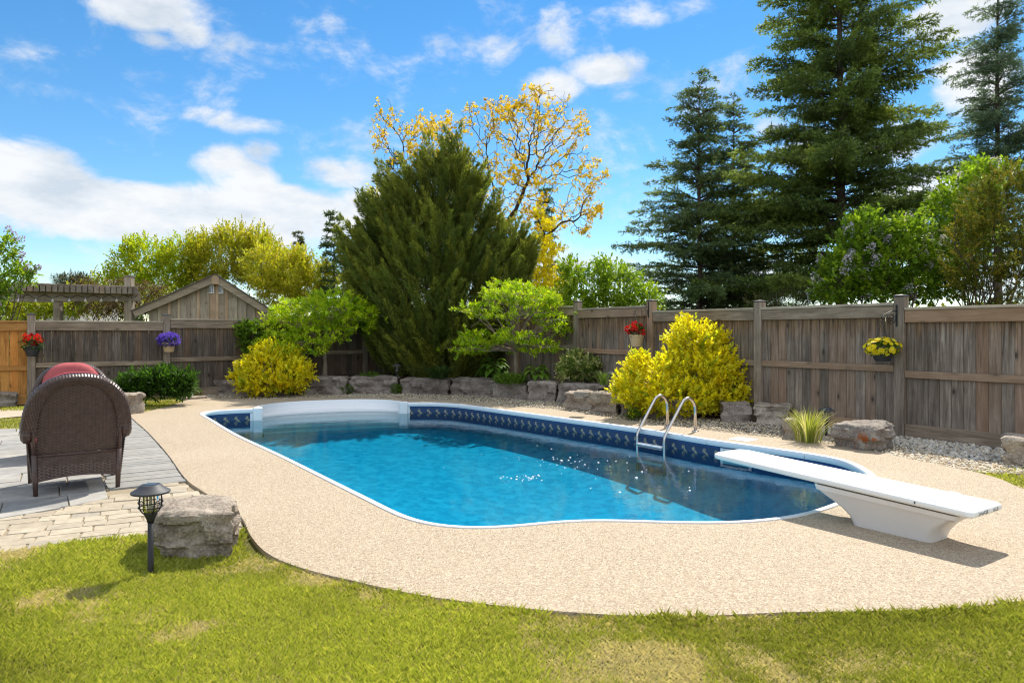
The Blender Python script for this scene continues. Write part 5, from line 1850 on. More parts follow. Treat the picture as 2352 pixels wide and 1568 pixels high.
# ------------------------------------------------------------------ big feathery juniper
def juniper():
    rng = np.random.default_rng(41)
    D = 17.6; kx = D / FPX
    foot = W(1010, 850, D); foot.z = .2
    root = empty('juniper', foot, 'huge dark green feathery juniper in the corner of the fences', 'tree')
    # leaders: foot, tip, spread
    blobs = [E(960, 690, D, 130, 120, 150), E(1080, 700, D, 120, 110, 130), E(905, 610, D, 74, 80, 105), E(1010, 580, D, 104, 100, 115), E(860, 660, D, 60, 70, 130), E(1150, 640, D, 66, 70, 90), E(1180, 615, D, 34, 40, 46), E(1025, 450, D, 56, 60, 95), E(1040, 400, D, 34, 40, 58), E(985, 410, D, 24, 30, 42), E(885, 495, D, 44, 50, 62), E(945, 500, D, 50, 50, 80), E(1085, 500, D, 36, 40, 70), E(1130, 560, D, 36, 40, 50), E(950, 800, D, 100, 90, 66), E(1050, 800, D, 110, 90, 66), E(1000, 750, D, 110, 90, 90), E(930, 720, D, 90, 90, 80), E(838, 600, D, 34, 40, 60), E(1042, 372, D, 17, 20, 52), E(985, 385, D, 14, 18, 46), E(940, 430, D, 16, 20, 50), E(888, 445, D, 17, 20, 56), E(845, 515, D, 18, 20, 54), E(1092, 440, D, 17, 20, 56), E(1136, 512, D, 18, 20, 52), E(1182, 562, D, 18, 20, 46), E(1212, 606, D, 18, 20, 36), E(806, 588, D, 18, 20, 50), E(815, 660, D, 22, 30, 60)]
    fo = Foliage()
    for n, sh_, L0, L1, m, th in ((1250, .10, .55, 1.15, 224, .125), (700, .45, .4, .8, 140, .12)):
        p, d = blob_points(rng, blobs, n, sh_)
        ax = np.array([W(1005, 700, D).x, D, 0])
        rad = p - ax; rad[:, 2] = 0
        dirs = unit(unit(rad + rng.normal(0, .45, rad.shape)) * .60 + np.array([-.14, 0, .85]) + rng.normal(0, .16, p.shape))
        L = rng.uniform(L0, L1, n)
        t = rng.uniform(0, 1, (n, m)) ** .85
        u = unit(np.cross(dirs, np.array([.3, .2, .9]))); w = np.cross(dirs, u)
        # three or four lobes on each plume, so that it looks feathered rather than round
        lobe = rng.integers(0, 4, (n, m)) * 1.57 + rng.uniform(0, 6.28, (n, 1)) + rng.normal(0, .35, (n, m)) + 2.5 * t
        saw = .65 + .35 * np.abs(np.sin(t * 9 + rng.uniform(0, 6.28, (n, 1))))
        thick = (th * (1 - t) ** .75 + .008) * (L / .8)[:, None] * saw
        radv = u[:, None] * np.cos(lobe)[..., None] + w[:, None] * np.sin(lobe)[..., None]
        pos = p[:, None] + dirs[:, None] * ((t - .55) * L[:, None])[..., None] + radv * (thick * rng.uniform(.05, 1, (n, m)) ** .7)[..., None] + np.array([0, 0, .10]) * (t ** 2)[..., None]
        ld = dirs[:, None] * 1.0 + radv * .6 + rng.normal(0, .2, (n, m, 3))
        base = pick(rng, [(.155, .19, .032), (.225, .245, .036), (.105, .138, .027), (.30, .30, .045)], n, [3, 2, 3, 1.2])
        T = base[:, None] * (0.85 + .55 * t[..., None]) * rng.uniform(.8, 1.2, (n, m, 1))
        q0 = pos.reshape(-1, 3); nd = unit(ld.reshape(-1, 3)); sx = unit(np.cross(nd, rng.normal(size=nd.shape))) * .0115
        V = np.stack([q0 - sx, q0 + sx, q0 + nd * rng.uniform(.07, .13, (n * m, 1))], 1).reshape(-1, 3)
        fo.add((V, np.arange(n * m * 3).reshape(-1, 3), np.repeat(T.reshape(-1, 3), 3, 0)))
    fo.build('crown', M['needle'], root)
    paths = []
    for px, py, r in ((1040, 360, .10), (985, 420, .08), (885, 470, .08), (1090, 470, .07), (1150, 590, .07), (850, 580, .07), (940, 620, .06), (1190, 640, .05), (1060, 640, .06)):
        e = W(px, py, D)
        pts = wpath(rng, foot + Vector((rng.normal(0, .12), rng.normal(0, .12), -.2)), e, 6, .02)
        paths.append((pts, list(np.linspace(r, .01, 7))))
    stems('trunk', root, paths, M['bark_dark'], 7)
juniper()

# ------------------------------------------------------------------ spruces
def spruce(px, d, ytop, ybase_z, rad_px, seed, label, pal, pw, lev=.26, nb=7, twig=.10, dens=1.0, droop=.10, bare=0.0, power=.85, needle=(.026, .007), sub=True, leaders=1, z_start=.9, up_tip=.10, stepn=.013, group='tall spruces behind the right fence', fill=1.0, name='spruce_tree', taper0=1.0, k=1.0):
    rng = np.random.default_rng(seed)
    lev *= k; twig *= k; stepn *= k; needle = (needle[0] * k, needle[1] * k); z_start *= k
    foot = Vector(((px - 1176) / FPX * d, d, ybase_z))
    H = W(px, ytop, d).z - ybase_z
    Rm = rad_px * d / FPX
    root = empty(name, foot, label, 'tree', group)
    paths = [([foot + Vector((0, 0, -.2)), foot + Vector((.02, 0, H * .35)), foot + Vector((-.02, .02, H * .7)), foot + Vector((0, 0, H))], [.009 * H + .025, .007 * H + .018, .004 * H + .01, .005])]
    S = []; Dv = []; Ln = []; Tn = []
    z = z_start
    while z < H - .10:
        f = z / H
        prof = (1 - f) ** power * min(1, taper0 + f * 3.0)
        for b in range(max(3, int(round(nb * (.55 + .45 * (1 - f)))))):
            az = rng.uniform(0, 6.283)
            Lb = (Rm * prof * rng.uniform(.62, 1.12) + .10) * (1.0 if rng.random() > .06 else .5)
            rise = .10 + .75 * f ** 1.5 + rng.normal(0, .07)
            zz = z + rng.uniform(-.5, .5) * lev
            h = np.array([math.cos(az), math.sin(az), 0.0]); sd_ = np.array([-h[1], h[0], 0.0])
            def bp(s):
                return np.array([foot.x, foot.y, foot.z + zz]) + h * (Lb * s) + sd_ * (.10 * Lb * math.sin(3.0 * s) * cur) + np.array([0, 0, 1.0]) * Lb * (rise * s - (droop + .9 * rise) * s * s * .75 + up_tip * s ** 3)
            cur = rng.normal(0, .5)
            pts = [Vector(bp(s)) for s in (0, .25, .5, .75, 1.0)]
            paths.append((pts, [.010 + .012 * Lb, .008 + .008 * Lb, .006 + .005 * Lb, .005, .003]))
            nt = max(3, int(Lb / twig * dens))
            tone = pick(rng, pal, 1, pw)[0]
            for i in range(nt):
                s = bare * (1 - f) + (1 - bare * (1 - f)) * (i + rng.uniform(.2, .8)) / nt
                s = min(s, .99)
                q = bp(s); tan_ = unit(bp(min(1, s + .05)) - bp(max(0, s - .05)))
                tl = min(.55 * k, .16 * k + .36 * Lb * (1 - s) ** .8) * rng.uniform(.6, 1.15)
                for sg in (-1, 1):
                    if rng.random() > fill: continue
                    dd = unit(tan_ * .75 + sd_ * sg * .75 + np.array([0, 0, rng.normal(-.10, .20)]))
                    S.append(q); Dv.append(dd); Ln.append(tl); Tn.append(tone)
                    if sub and tl > .16 * k:
                        for ss in ((.3, .62) if tl < .36 * k else (.22, .45, .7)):
                            for g2 in (-1, 1):
                                d2 = unit(dd * .75 + tan_ * .45 * g2 + np.array([0, 0, rng.normal(-.08, .22)]) + rng.normal(0, .15, 3))
                                S.append(q + dd * tl * ss); Dv.append(d2); Ln.append(tl * (1 - ss) * .65 + .04 * k); Tn.append(tone)
                if rng.random() < .35 * fill:
                    S.append(q); Dv.append(unit(np.array([0, 0, rng.choice([-.9, .7])]) + tan_ * .6)); Ln.append(tl * .4); Tn.append(tone)
            # leading shoot
            S.append(bp(.85)); Dv.append(unit(bp(1.0) - bp(.85))); Ln.append(.15 * Lb + .06 * k); Tn.append(tone)
        z += lev * rng.uniform(.7, 1.3)
    S.append(np.array([foot.x, foot.y, foot.z + H - .35 * k])); Dv.append(np.array([0, 0, 1.0])); Ln.append(.42 * k); Tn.append(pick(rng, pal, 1, pw)[0])
    S = np.array(S); Dv = np.array(Dv); Ln = np.array(Ln); Tn = np.array(Tn)
    cnt = np.maximum(4, (Ln / stepn).astype(int))
    idx = np.repeat(np.arange(len(S)), cnt)
    n = len(idx)
    t = rng.uniform(0, 1, n)
    dd = Dv[idx]
    u = unit(np.cross(dd, np.array([.3, .2, .93]))); w = np.cross(dd, u)
    ph = rng.uniform(0, 6.283, n)
    rv = u * np.cos(ph)[:, None] + w * np.sin(ph)[:, None]
    p = S[idx] + dd * (Ln[idx] * t)[:, None]
    nd = unit(dd * .75 + rv * .8)
    l = needle[0] * rng.uniform(.7, 1.3, n); wd = needle[1]
    sx = unit(np.cross(nd, rng.normal(size=(n, 3))))
    V = np.stack([p - sx * wd, p + sx * wd, p + nd * l[:, None]], 1).reshape(-1, 3)
    F = np.arange(n * 3).reshape(-1, 3)
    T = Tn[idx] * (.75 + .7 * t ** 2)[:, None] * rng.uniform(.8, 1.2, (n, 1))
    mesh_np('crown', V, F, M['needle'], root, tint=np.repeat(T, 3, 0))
    stems('trunk', root, paths, M['bark_spruce'], 5)
    return root
SPR = [(.13, .19, .085), (.17, .235, .10), (.10, .145, .07), (.22, .29, .105)]
SPRY = [(.175, .24, .062), (.24, .31, .07), (.13, .19, .055), (.11, .16, .052), (.32, .37, .075)]
SPRB = [(.14, .21, .14), (.18, .25, .165), (.11, .165, .11)]
spruce(1930, 23.6, -330, -.1, 345, 51, 'tallest spruce with broad spreading tiers of branches behind the right fence', SPRY, [3, 2, 3, 2, 1], lev=.30, nb=9, twig=.105, droop=.20, bare=.12, power=.62, sub=True, needle=(.070, .0125), stepn=.0235, k=1.55, z_start=1.9, up_tip=.16)
spruce(1606, 25.5, 168, -.1, 245, 52, 'slender open spruce left of the tallest one', SPR, [3, 3, 2, .6], lev=.25, nb=8, twig=.12, droop=.14, bare=.08, power=.70, sub=True, needle=(.066, .011), stepn=.020, fill=.78, k=1.38, z_start=1.0, up_tip=.12)
spruce(1686, 26.2, 222, -.1, 140, 53, 'narrow second spruce close beside the slender open one', SPR, [3, 3, 2, .6], lev=.25, nb=8, twig=.12, droop=.14, bare=.08, power=.72, sub=True, needle=(.066, .011), stepn=.020, fill=.78, k=1.38, z_start=1.0, up_tip=.14)
spruce(2292, 27.0, -70, -.1, 150, 54, 'bluish spruce at the right edge behind the tallest one', SPRB, [3, 2, 3], lev=.28, nb=8, twig=.12, droop=.22, bare=.05, power=.42, sub=True, needle=(.07, .010), stepn=.023, k=1.5, z_start=3.0)
GB = 'distant spruces beyond the gardens'
spruce(768, 27, 498, -.1, 80, 55, 'dark spruce left of the big juniper', SPR, [3, 2, 2, .6], lev=.36, nb=9, twig=.16, droop=.2, needle=(.10, .018), stepn=.032, power=.7, k=1.2, group=GB, z_start=.6)
spruce(835, 23, 520, -.1, 48, 56, 'small blue grey spruce peeping out at the left flank of the juniper', [(.16, .20, .19), (.11, .15, .14), (.20, .23, .21)], None, lev=.34, nb=6, twig=.2, droop=.16, needle=(.06, .016), stepn=.035, group=GB, z_start=.4)
spruce(905, 22, 350, -.1, 84, 57, 'spruce whose pointed top rises behind the left side of the juniper', SPR, [3, 2, 2, .5], lev=.34, nb=8, twig=.15, droop=.16, needle=(.08, .014), stepn=.03, group=GB, z_start=2.0, fill=.8)
spruce(1250, 27, 425, -.1, 50, 58, 'narrow dark spruce standing behind the yellow leaved locust', SPR, [3, 2, 2, .3], lev=.32, nb=9, twig=.15, droop=.18, needle=(.09, .016), stepn=.032, k=1.2, group=GB, z_start=.6)
spruce(684, 34, 536, -.1, 26, 59, 'thin spire of a spruce above the pale green shrubs', [(.12, .13, .05), (.09, .11, .04)], None, lev=.34, nb=8, twig=.2, needle=(.12, .022), stepn=.04, group=GB, z_start=1)

# ------------------------------------------------------------------ golden honey locust: open fan of branches with yellow tufts
def locust():
    """branches grow step by step towards points spread through the crown, so that twigs fill it evenly"""
    rng = np.random.default_rng(61)
    D = 21.5
    foot = W(1090, 780, D); foot.z = -.1
    root = empty('locust_tree', foot, 'tall open yellow leaved locust tree behind the juniper', 'tree')
    k = D / FPX
    blobs = [E(1120, 330, D, 215, 170, 86), E(1180, 290, D, 110, 130, 70), E(1290, 430, D, 90, 130, 120), E(1340, 490, D, 48, 90, 54), E(905, 325, D, 52, 90, 74), E(1130, 450, D, 170, 150, 110), E(1245, 255, D, 70, 100, 64), E(1310, 290, D, 44, 80, 50), E(990, 330, D, 90, 110, 56), E(880, 270, D, 34, 60, 44), E(1370, 400, D, 30, 60, 40)]
    A, _ = blob_points(rng, blobs, 1700, .42)
    nodes = []; par = []
    def add(path):
        first = len(nodes)
        for i, q in enumerate(path):
            nodes.append(np.array(list(q))); par.append(-1 if (i == 0 and not first) else (len(nodes) - 2 if i else 0))
    add([foot + Vector((0, 0, -.1))] + [foot.lerp(W(1105, 610, D), t) + Vector((.03 * math.sin(9 * t), 0, 0)) for t in np.linspace(.1, 1, 14)])
    top = len(nodes) - 1
    def limb(start, pts):
        prev = start; a_ = Vector(nodes[start])
        for q in pts:
            m = max(2, int((q - a_).length / .16))
            for i in range(1, m + 1):
                t = i / m
                nodes.append(np.array(list(a_.lerp(q, t))) + rng.normal(0, .018, 3)); par.append(prev); prev = len(nodes) - 1
            a_ = q
    limb(top, [W(1145, 540, D), W(1190, 470, D + .2), W(1215, 410, D + .3)])
    limb(top, [W(1120, 530, D - .3), W(1135, 450, D - .4)])
    limb(top - 4, [W(1060, 560, D + .3), W(1035, 470, D + .5)])
    limb(top - 5, [W(1020, 560, D + .6), W(960, 440, D + .8), W(925, 380, D + .9)])
    limb(top - 5, [W(1200, 590, D - .3), W(1270, 530, D - .4)])
    step = .13
    alive = np.ones(len(A), bool)
    for it in range(90):
        Nn = np.array(nodes)
        al = np.where(alive)[0]
        if not len(al): break
        d2 = ((A[al][:, None] - Nn[None]) ** 2).sum(2)
        j = d2.argmin(1); dm = np.sqrt(d2.min(1))
        alive[al[dm < .17]] = False
        ok = (dm >= .17) & (dm < 2.6)
        grow = {}
        for q, w in zip(al[ok], j[ok]):
            v = A[q] - Nn[w]; grow.setdefault(w, []).append(v / np.linalg.norm(v))
        if not grow: break
        for w, vs in grow.items():
            v = np.mean(vs, 0) + rng.normal(0, .28, 3) + np.array([0, 0, .06])
            n_ = np.linalg.norm(v)
            if n_ < 1e-3: continue
            nodes.append(Nn[w] + v / n_ * step); par.append(int(w))
    n = len(nodes)
    kids = [[] for _ in range(n)]
    for i in range(1, n): kids[par[i]].append(i)
    area_ = np.zeros(n); hgt = np.zeros(n, int)
    for i in range(n - 1, -1, -1):
        if not kids[i]: area_[i] = .0052 ** 2.3
        else:
            area_[i] = sum(area_[c] for c in kids[i]); hgt[i] = 1 + max(hgt[c] for c in kids[i])
    rad = area_ ** (1 / 2.3)
    rad = np.minimum(rad, .075)
    # one tube per unbranched run, thickest child carries on
    paths = []
    stack = [(0, None)]
    while stack:
        i, pre = stack.pop()
        run = ([pre] if pre is not None else []) + [i]
        while kids[run[-1]]:
            ks = sorted(kids[run[-1]], key=lambda c: -area_[c])
            for c in ks[1:]: stack.append((c, run[-1]))
            run.append(ks[0])
        if len(run) > 1:
            r_ = [rad[q] for q in run]
            if pre is not None: r_[0] = r_[1]
            paths.append(([Vector(nodes[q]) for q in run], r_))
    tips = [i for i in range(n) if nodes[i][2] > 2.3 for _ in range(3 if hgt[i] <= 1 else (2 if hgt[i] <= 4 else (1 if hgt[i] <= 9 else 0)))]
    base = np.array([nodes[i] for i in tips]); dirs = np.array([nodes[i] - nodes[par[i]] for i in tips])
    dirs = unit(dirs) * .5 + rng.normal(0, .6, dirs.shape) + np.array([0, 0, -.2])
    # flowering tufts come in drifts along the twigs
    dr = np.sin(base[:, 0] * 2.3 + 1) + np.sin(base[:, 2] * 2.9 + base[:, 1] * 1.7) + np.sin(base[:, 0] * 5.1 - base[:, 2] * 3.7)
    q = rng.random(len(base)) < np.clip(.50 + .26 * dr, .16, 1)
    base = base + rng.normal(0, .03, base.shape)
    base, dirs = base[q], dirs[q]
    fo = Foliage()
    pal = [(.78, .53, .004), (.84, .60, .006), (.64, .44, .006), (.74, .60, .02)]
    fo.add(shoots(rng, base, dirs, rng.uniform(.06, .17, len(base)), 9, .080, .042, pick(rng, pal, len(base)), 1.1, .4, tj=.2))
    fo.build('crown', M['leaf'], root)
    stems('trunk', root, paths, M['bark_twig'], 4)
    print('locust nodes', n, 'tufts', len(base))
locust()
pal_l = [(.88, .75, .015), (.90, .80, .03), (.80, .68, .02), (.60, .60, .04)]
bush('golden_locust_sapling', W(1255, 790, 20.0), [E(1250, 690, 20, 60, 40, 20), E(1270, 655, 20, 56, 40, 14), E(1232, 668, 20, 34, 30, 10), E(1255, 625, 20.3, 46, 40, 11), E(1300, 642, 20, 30, 30, 10), E(1240, 596, 20.3, 36, 40, 8), E(1268, 572, 20.3, 30, 40, 7), E(1245, 545, 20.5, 24, 30, 7), E(1262, 515, 20.5, 20, 30, 7), E(1240, 490, 20.5, 14, 20, 6)], 62, 'bright yellow leaved sapling between the juniper and the green bush behind the fence', 'tree', pal_l, [3, 3, 2, 1], 620, .2, 12, .085, .045, .1, None, .35, nst=7, stem_mat='bark_dark')
bush('golden_locust_sapling', W(930, 800, 20.5), [E(925, 470, 20.5, 46, 50, 24), E(870, 440, 20.5, 26, 30, 14), E(880, 480, 20.5, 34, 30, 16), E(800, 640, 20.5, 16, 20, 14)], 63, 'yellow leaved branches showing behind the left side of the juniper', 'tree', pal_l, [3, 3, 2, 1], 150, .3, 12, .10, .045, .1, None, .35, nst=6, stem_mat='bark_dark')

# ------------------------------------------------------------------ background shrubs and trees
def loose_tree(px, d, blobs, seed, label, pal, pw, nsh, ll, lw, cat='tree', name='leafy_tree', sl=.5, nl=13, group=None, up=.6, shell=.3, nst=12, mat='leaf', extra=None, stem_mat='bark_dark', jit=.45):
    f = Vector(((px - 1176) / FPX * d, d, -.05))
    return bush(name, f, blobs, seed, label, cat, pal, pw, nsh, sl, nl, ll, lw, up, group, shell, .9, stem_mat, nst, mat, extra, jit=jit)
k = 29
GP = 'pale spring green shrubs behind the shed'
loose_tree(345, k, [E(340, 600, k, 66, 60, 52), E(380, 650, k, 70, 60, 50), E(420, 600, k, 46, 50, 60), E(300, 620, k, 46, 50, 50), E(395, 620, k, 56, 60, 46), E(310, 575, k, 24, 30, 26), E(260, 655, k, 50, 50, 34)], 71, 'lime leaved tree left of the shed roof, with fine upright twigs', SPRING[:2] + LIME[:2], [3, 2, 2, 2], 1300, .12, .065, group=GP, sl=.6, up=.8)
loose_tree(520, k + 1, [E(520, 590, k, 84, 70, 56), E(470, 610, k, 50, 50, 50), E(590, 605, k, 60, 60, 56), E(640, 625, k, 50, 50, 50), E(545, 560, k, 50, 50, 40), E(600, 560, k, 22, 30, 30), E(455, 575, k, 22, 30, 36)], 72, 'large pale yellow green shrub directly behind the shed gable', SPRING, [3, 3, 2, 1.5, 1.5], 2100, .12, .06, group=GP, sl=.75, up=.9)
loose_tree(680, k - 2, [E(670, 640, k - 2, 60, 60, 56), E(735, 640, k - 2, 40, 50, 40), E(610, 620, k - 2, 50, 50, 60), E(705, 670, k - 2, 40, 50, 44), E(640, 670, k - 2, 46, 50, 50), E(690, 600, k - 2, 24, 30, 26)], 73, 'golden green shrub right of the shed, left of the dark spruce', SPRING, [4, 2, 3, 1, 1], 1200, .12, .06, group=GP, sl=.6, up=.7)
loose_tree(350, 34, [E(330, 680, 34, 120, 60, 30), E(200, 690, 34, 90, 60, 30)], 78, 'low hedge of yellow green shrubs in the next garden', SPRING, [2, 2, 1, 1, 1], 600, .14, .07, cat='hedge', name='hedge', group=None, sl=.6)
k = 24.5
loose_tree(240, k, [E(225, 690, k, 48, 50, 40), E(275, 680, k, 44, 50, 40), E(330, 670, k, 40, 40, 26), E(200, 660, k, 30, 30, 20)], 74, 'weeping bronze leaved tree behind the pergola', [(.13, .075, .045), (.16, .115, .05), (.09, .055, .035), (.13, .14, .04)], [3, 2, 2, 1], 520, .10, .035, sl=.5, up=-.6)
loose_tree(60, 27, [E(60, 705, 27, 70, 60, 24), E(150, 705, 27, 50, 50, 22), E(10, 690, 27, 60, 60, 30)], 75, 'bright yellow green bushes low behind the pergola', [(.38, .42, .02), (.46, .46, .03), (.25, .33, .02)], None, 520, .13, .07, cat='shrub', name='green_shrub', sl=.45)
loose_tree(170, 44, [E(165, 648, 44, 36, 30, 14), E(185, 655, 44, 20, 20, 12)], 76, 'dark rounded pine top behind the neighbour roof', [(.055, .06, .025), (.08, .08, .035)], None, 260, .25, .04, sl=.5, nst=5)
def blossoms(n, size, pal, sel=None, hang=.2):
    """cone shaped lilac flower heads made of little four-petalled florets"""
    def f(rng, fo, p, dirs):
        idx = np.arange(len(p))
        if sel is not None: idx = idx[sel(p)]
        i = rng.choice(idx, min(n, len(idx)), replace=False)
        m = 70
        h = size * rng.uniform(.7, 1.3, len(i))
        ax = unit(dirs[i] * .6 + np.array([0, 0, .8]) + rng.normal(0, .25, (len(i), 3)))
        u = unit(np.cross(ax, np.array([.3, .9, .2]))); w = np.cross(ax, u)
        t = rng.uniform(0, 1, (len(i), m)); ph = rng.uniform(0, 6.28, (len(i), m))
        r = (1 - t) ** .8 * .34 * h[:, None] + .01
        rv = u[:, None] * np.cos(ph)[..., None] + w[:, None] * np.sin(ph)[..., None]
        q = p[i][:, None] + dirs[i][:, None] * .10 + ax[:, None] * (t * h[:, None])[..., None] + rv * r[..., None]
        T = pick(rng, pal, len(i) * m)
        fo.add(leaves(rng, q.reshape(-1, 3), (rv + rng.normal(0, .4, rv.shape)).reshape(-1, 3), .036, .034, T, .1))
    return f
PURP = [(.46, .28, .62), (.60, .44, .74), (.36, .20, .52)]
PALEP = [(.66, .62, .86), (.76, .72, .90), (.56, .53, .80)]
k = 17.0
loose_tree(-20, k, [E(-10, 610, k, 46, 50, 56), E(20, 640, k, 44, 50, 34), E(-40, 680, k, 50, 50, 50), E(15, 570, k, 22, 30, 26), E(55, 625, k, 24, 20, 16)], 77, 'lilac with dark purple blooms at the left edge above the orange fence', LILAC, [2, 2, 2, 1.5], 330, .10, .062, cat='shrub', name='lilac_bush', sl=.3, nl=9, extra=blossoms(26, .17, PURP), group='lilacs behind the fences', nst=9)
k = 17.5
loose_tree(1400, k + .6, [E(1350, 665, k, 56, 50, 44), E(1420, 660, k, 56, 60, 44), E(1320, 690, k, 50, 50, 40), E(1470, 690, k, 50, 50, 40), E(1310, 625, k, 28, 30, 26), E(1400, 630, k, 34, 40, 24), E(1385, 610, k, 14, 20, 18)], 81, 'fresh green bush behind the middle of the right fence', LILAC, [1, 3, 1, 3], 900, .095, .05, cat='shrub', name='green_bush', sl=.36, nl=11, up=.5, nst=14, jit=.5)
k = 13.2
loose_tree(1980, k, [E(1990, 600, k, 86, 60, 80), E(1930, 640, k, 56, 50, 62), E(2060, 600, k, 72, 60, 78), E(1985, 525, k, 44, 50, 40), E(2080, 540, k, 56, 50, 44), E(1900, 665, k, 30, 40, 40), E(2020, 660, k, 90, 50, 46), E(2110, 650, k, 60, 50, 60), E(2170, 620, k, 60, 50, 70)],
           82, 'lilac with pale lavender blooms behind the right fence', LILAC, [3, 3, 3, 2], 1250, .085, .058, cat='shrub', name='lilac_bush', sl=.26, nl=10, extra=blossoms(44, .22, PALEP), group='lilacs behind the fences', nst=18, jit=.5)
k = 14.0
loose_tree(2215, k, [E(2225, 450, k, 64, 60, 60), E(2180, 480, k, 44, 50, 60), E(2250, 410, k, 34, 40, 40), E(2300, 405, k, 50, 50, 26), E(2210, 540, k, 70, 60, 70)], 83, 'bright green lilac rising above the dark bush at the right', LILAC, [1, 4, 1, 4], 620, .09, .062, cat='shrub', name='lilac_bush', sl=.28, nl=9, extra=blossoms(12, .19, PALEP), group='lilacs behind the fences', nst=12)
def conifer_sprays(rng, fo, p, dirs): pass
k = 12.2
bush('yew_bush', Vector(((2260 - 1176) / FPX * k, k, -.05)), [E(2290, 560, k, 84, 80, 110), E(2215, 590, k, 52, 60, 90), E(2260, 480, k, 60, 60, 70), E(2330, 500, k, 90, 80, 120), E(2300, 660, k, 120, 70, 60), E(2390, 600, k, 100, 80, 130), E(2310, 430, k, 46, 50, 60)],
     84, 'dense bronze tinged evergreen bush at the right edge behind the fence', 'shrub', [(.14, .17, .02), (.22, .21, .025), (.10, .125, .02), (.32, .25, .03)], [3, 2, 3, 1.5], 2200, .20, 25, .050, .015, .55, None, .3, .8, 'bark_dark', 16, 'needle', jit=.6)
bush('green_bush', Vector(((1850 - 1176) / FPX * 14.6, 14.6, -.05)), [E(1820, 690, 14.6, 60, 50, 26), E(1760, 695, 14.6, 50, 50, 18), E(1880, 690, 14.6, 50, 50, 30)], 85, 'low brownish evergreen under the tallest spruce, just over the fence', 'shrub', [(.055, .075, .02), (.085, .075, .03), (.04, .06, .018)], None, 520, .2, 22, .04, .010, .3, None, .3, .8, 'bark_dark', 6, 'needle')
# far wood closing the view between the trunks
rng = np.random.default_rng(90)
fo = Foliage()
n = 2400
a = rng.uniform(-.80, .80, n); dd = rng.uniform(62, 84, n)
hh = 1.1 + 1.0 * np.sin(a * 9 + 1) + .7 * np.sin(a * 23) + rng.uniform(0, 1, n) * 1.0
pos = np.stack([np.tan(a) * dd, dd, rng.uniform(0, 1, n) ** .7 * (hh + 1.2)], 1)
fo.add(shoots(rng, pos, rng.normal(0, 1, (n, 3)) + [0, 0, .8], 1.2, 9, .6, .38, pick(rng, [(.10, .15, .035), (.14, .19, .04), (.075, .11, .03), (.17, .18, .05)], n)))
far = fo.build('far_trees', M['leaf'], None)
tag(far, 'distant band of mixed trees on the horizon behind everything', 'trees', kind='stuff')

# ------------------------------------------------------------------ bedding plants
def hosta(p, r, n, seed, label, pal):
    rng = np.random.default_rng(seed)
    root = empty('hosta', p, label, 'plant', 'hostas on the stone wall')
    for i in range(n):
        f = i / n
        az = i * 2.4 + rng.uniform(-.3, .3)
        reach = r * (.35 + .65 * f) * rng.uniform(.8, 1.1)
        hgt = r * (.95 - .62 * f) * rng.uniform(.85, 1.15)
        L = r * rng.uniform(.50, .68); Wd = L * .62
        h = Vector((math.cos(az), math.sin(az), 0)); s = Vector((-h.y, h.x, 0))
        b = h * (reach * .55) + Vector((0, 0, hgt * .85))
        tip = h * (reach * .55 + L * .9) + Vector((0, 0, hgt * .85 - L * (.10 + .45 * f)))
        V = []; F = []; ns = 5
        ax = tip - b
        for k in range(ns + 1):
            t = k / ns
            c = b + ax * t + Vector((0, 0, .16 * L * math.sin(math.pi * t)))
            w = Wd * .5 * math.sin(math.pi * (.08 + .92 * t) ** .8) ** .9 if k < ns else 0.0
            V += [c - s * w + Vector((0, 0, w * .35)), c, c + s * w + Vector((0, 0, w * .35))]
        for k in range(ns):
            F += [(3 * k, 3 * k + 1, 3 * k + 4, 3 * k + 3), (3 * k + 1, 3 * k + 2, 3 * k + 5, 3 * k + 4)]
        bq = len(V)
        V += [Vector((-.004, 0, 0)), Vector((.004, 0, 0)), b + s * .004, b - s * .004]
        F.append((bq, bq + 1, bq + 2, bq + 3))
        V = [v + Vector(p) for v in V]
        T = np.array([pal[rng.integers(len(pal))]]) * rng.uniform(.85, 1.2)
        mesh_np('leaf', np.array(V), F, M['leaf_glossy'], root, smooth=True, tint=np.repeat(T, len(V), 0))
HP = [(.10, .19, .028), (.13, .24, .03), (.075, .15, .022)]
hosta(W(1135, 866, 15.6), .42, 44, 101, 'large green hosta on the wall left of the slender trunk', HP)
hosta(W(1232, 876, 14.9), .36, 34, 102, 'yellow green hosta on the wall right of the slender trunk', [(.16, .27, .03), (.26, .36, .05), (.11, .21, .025)])
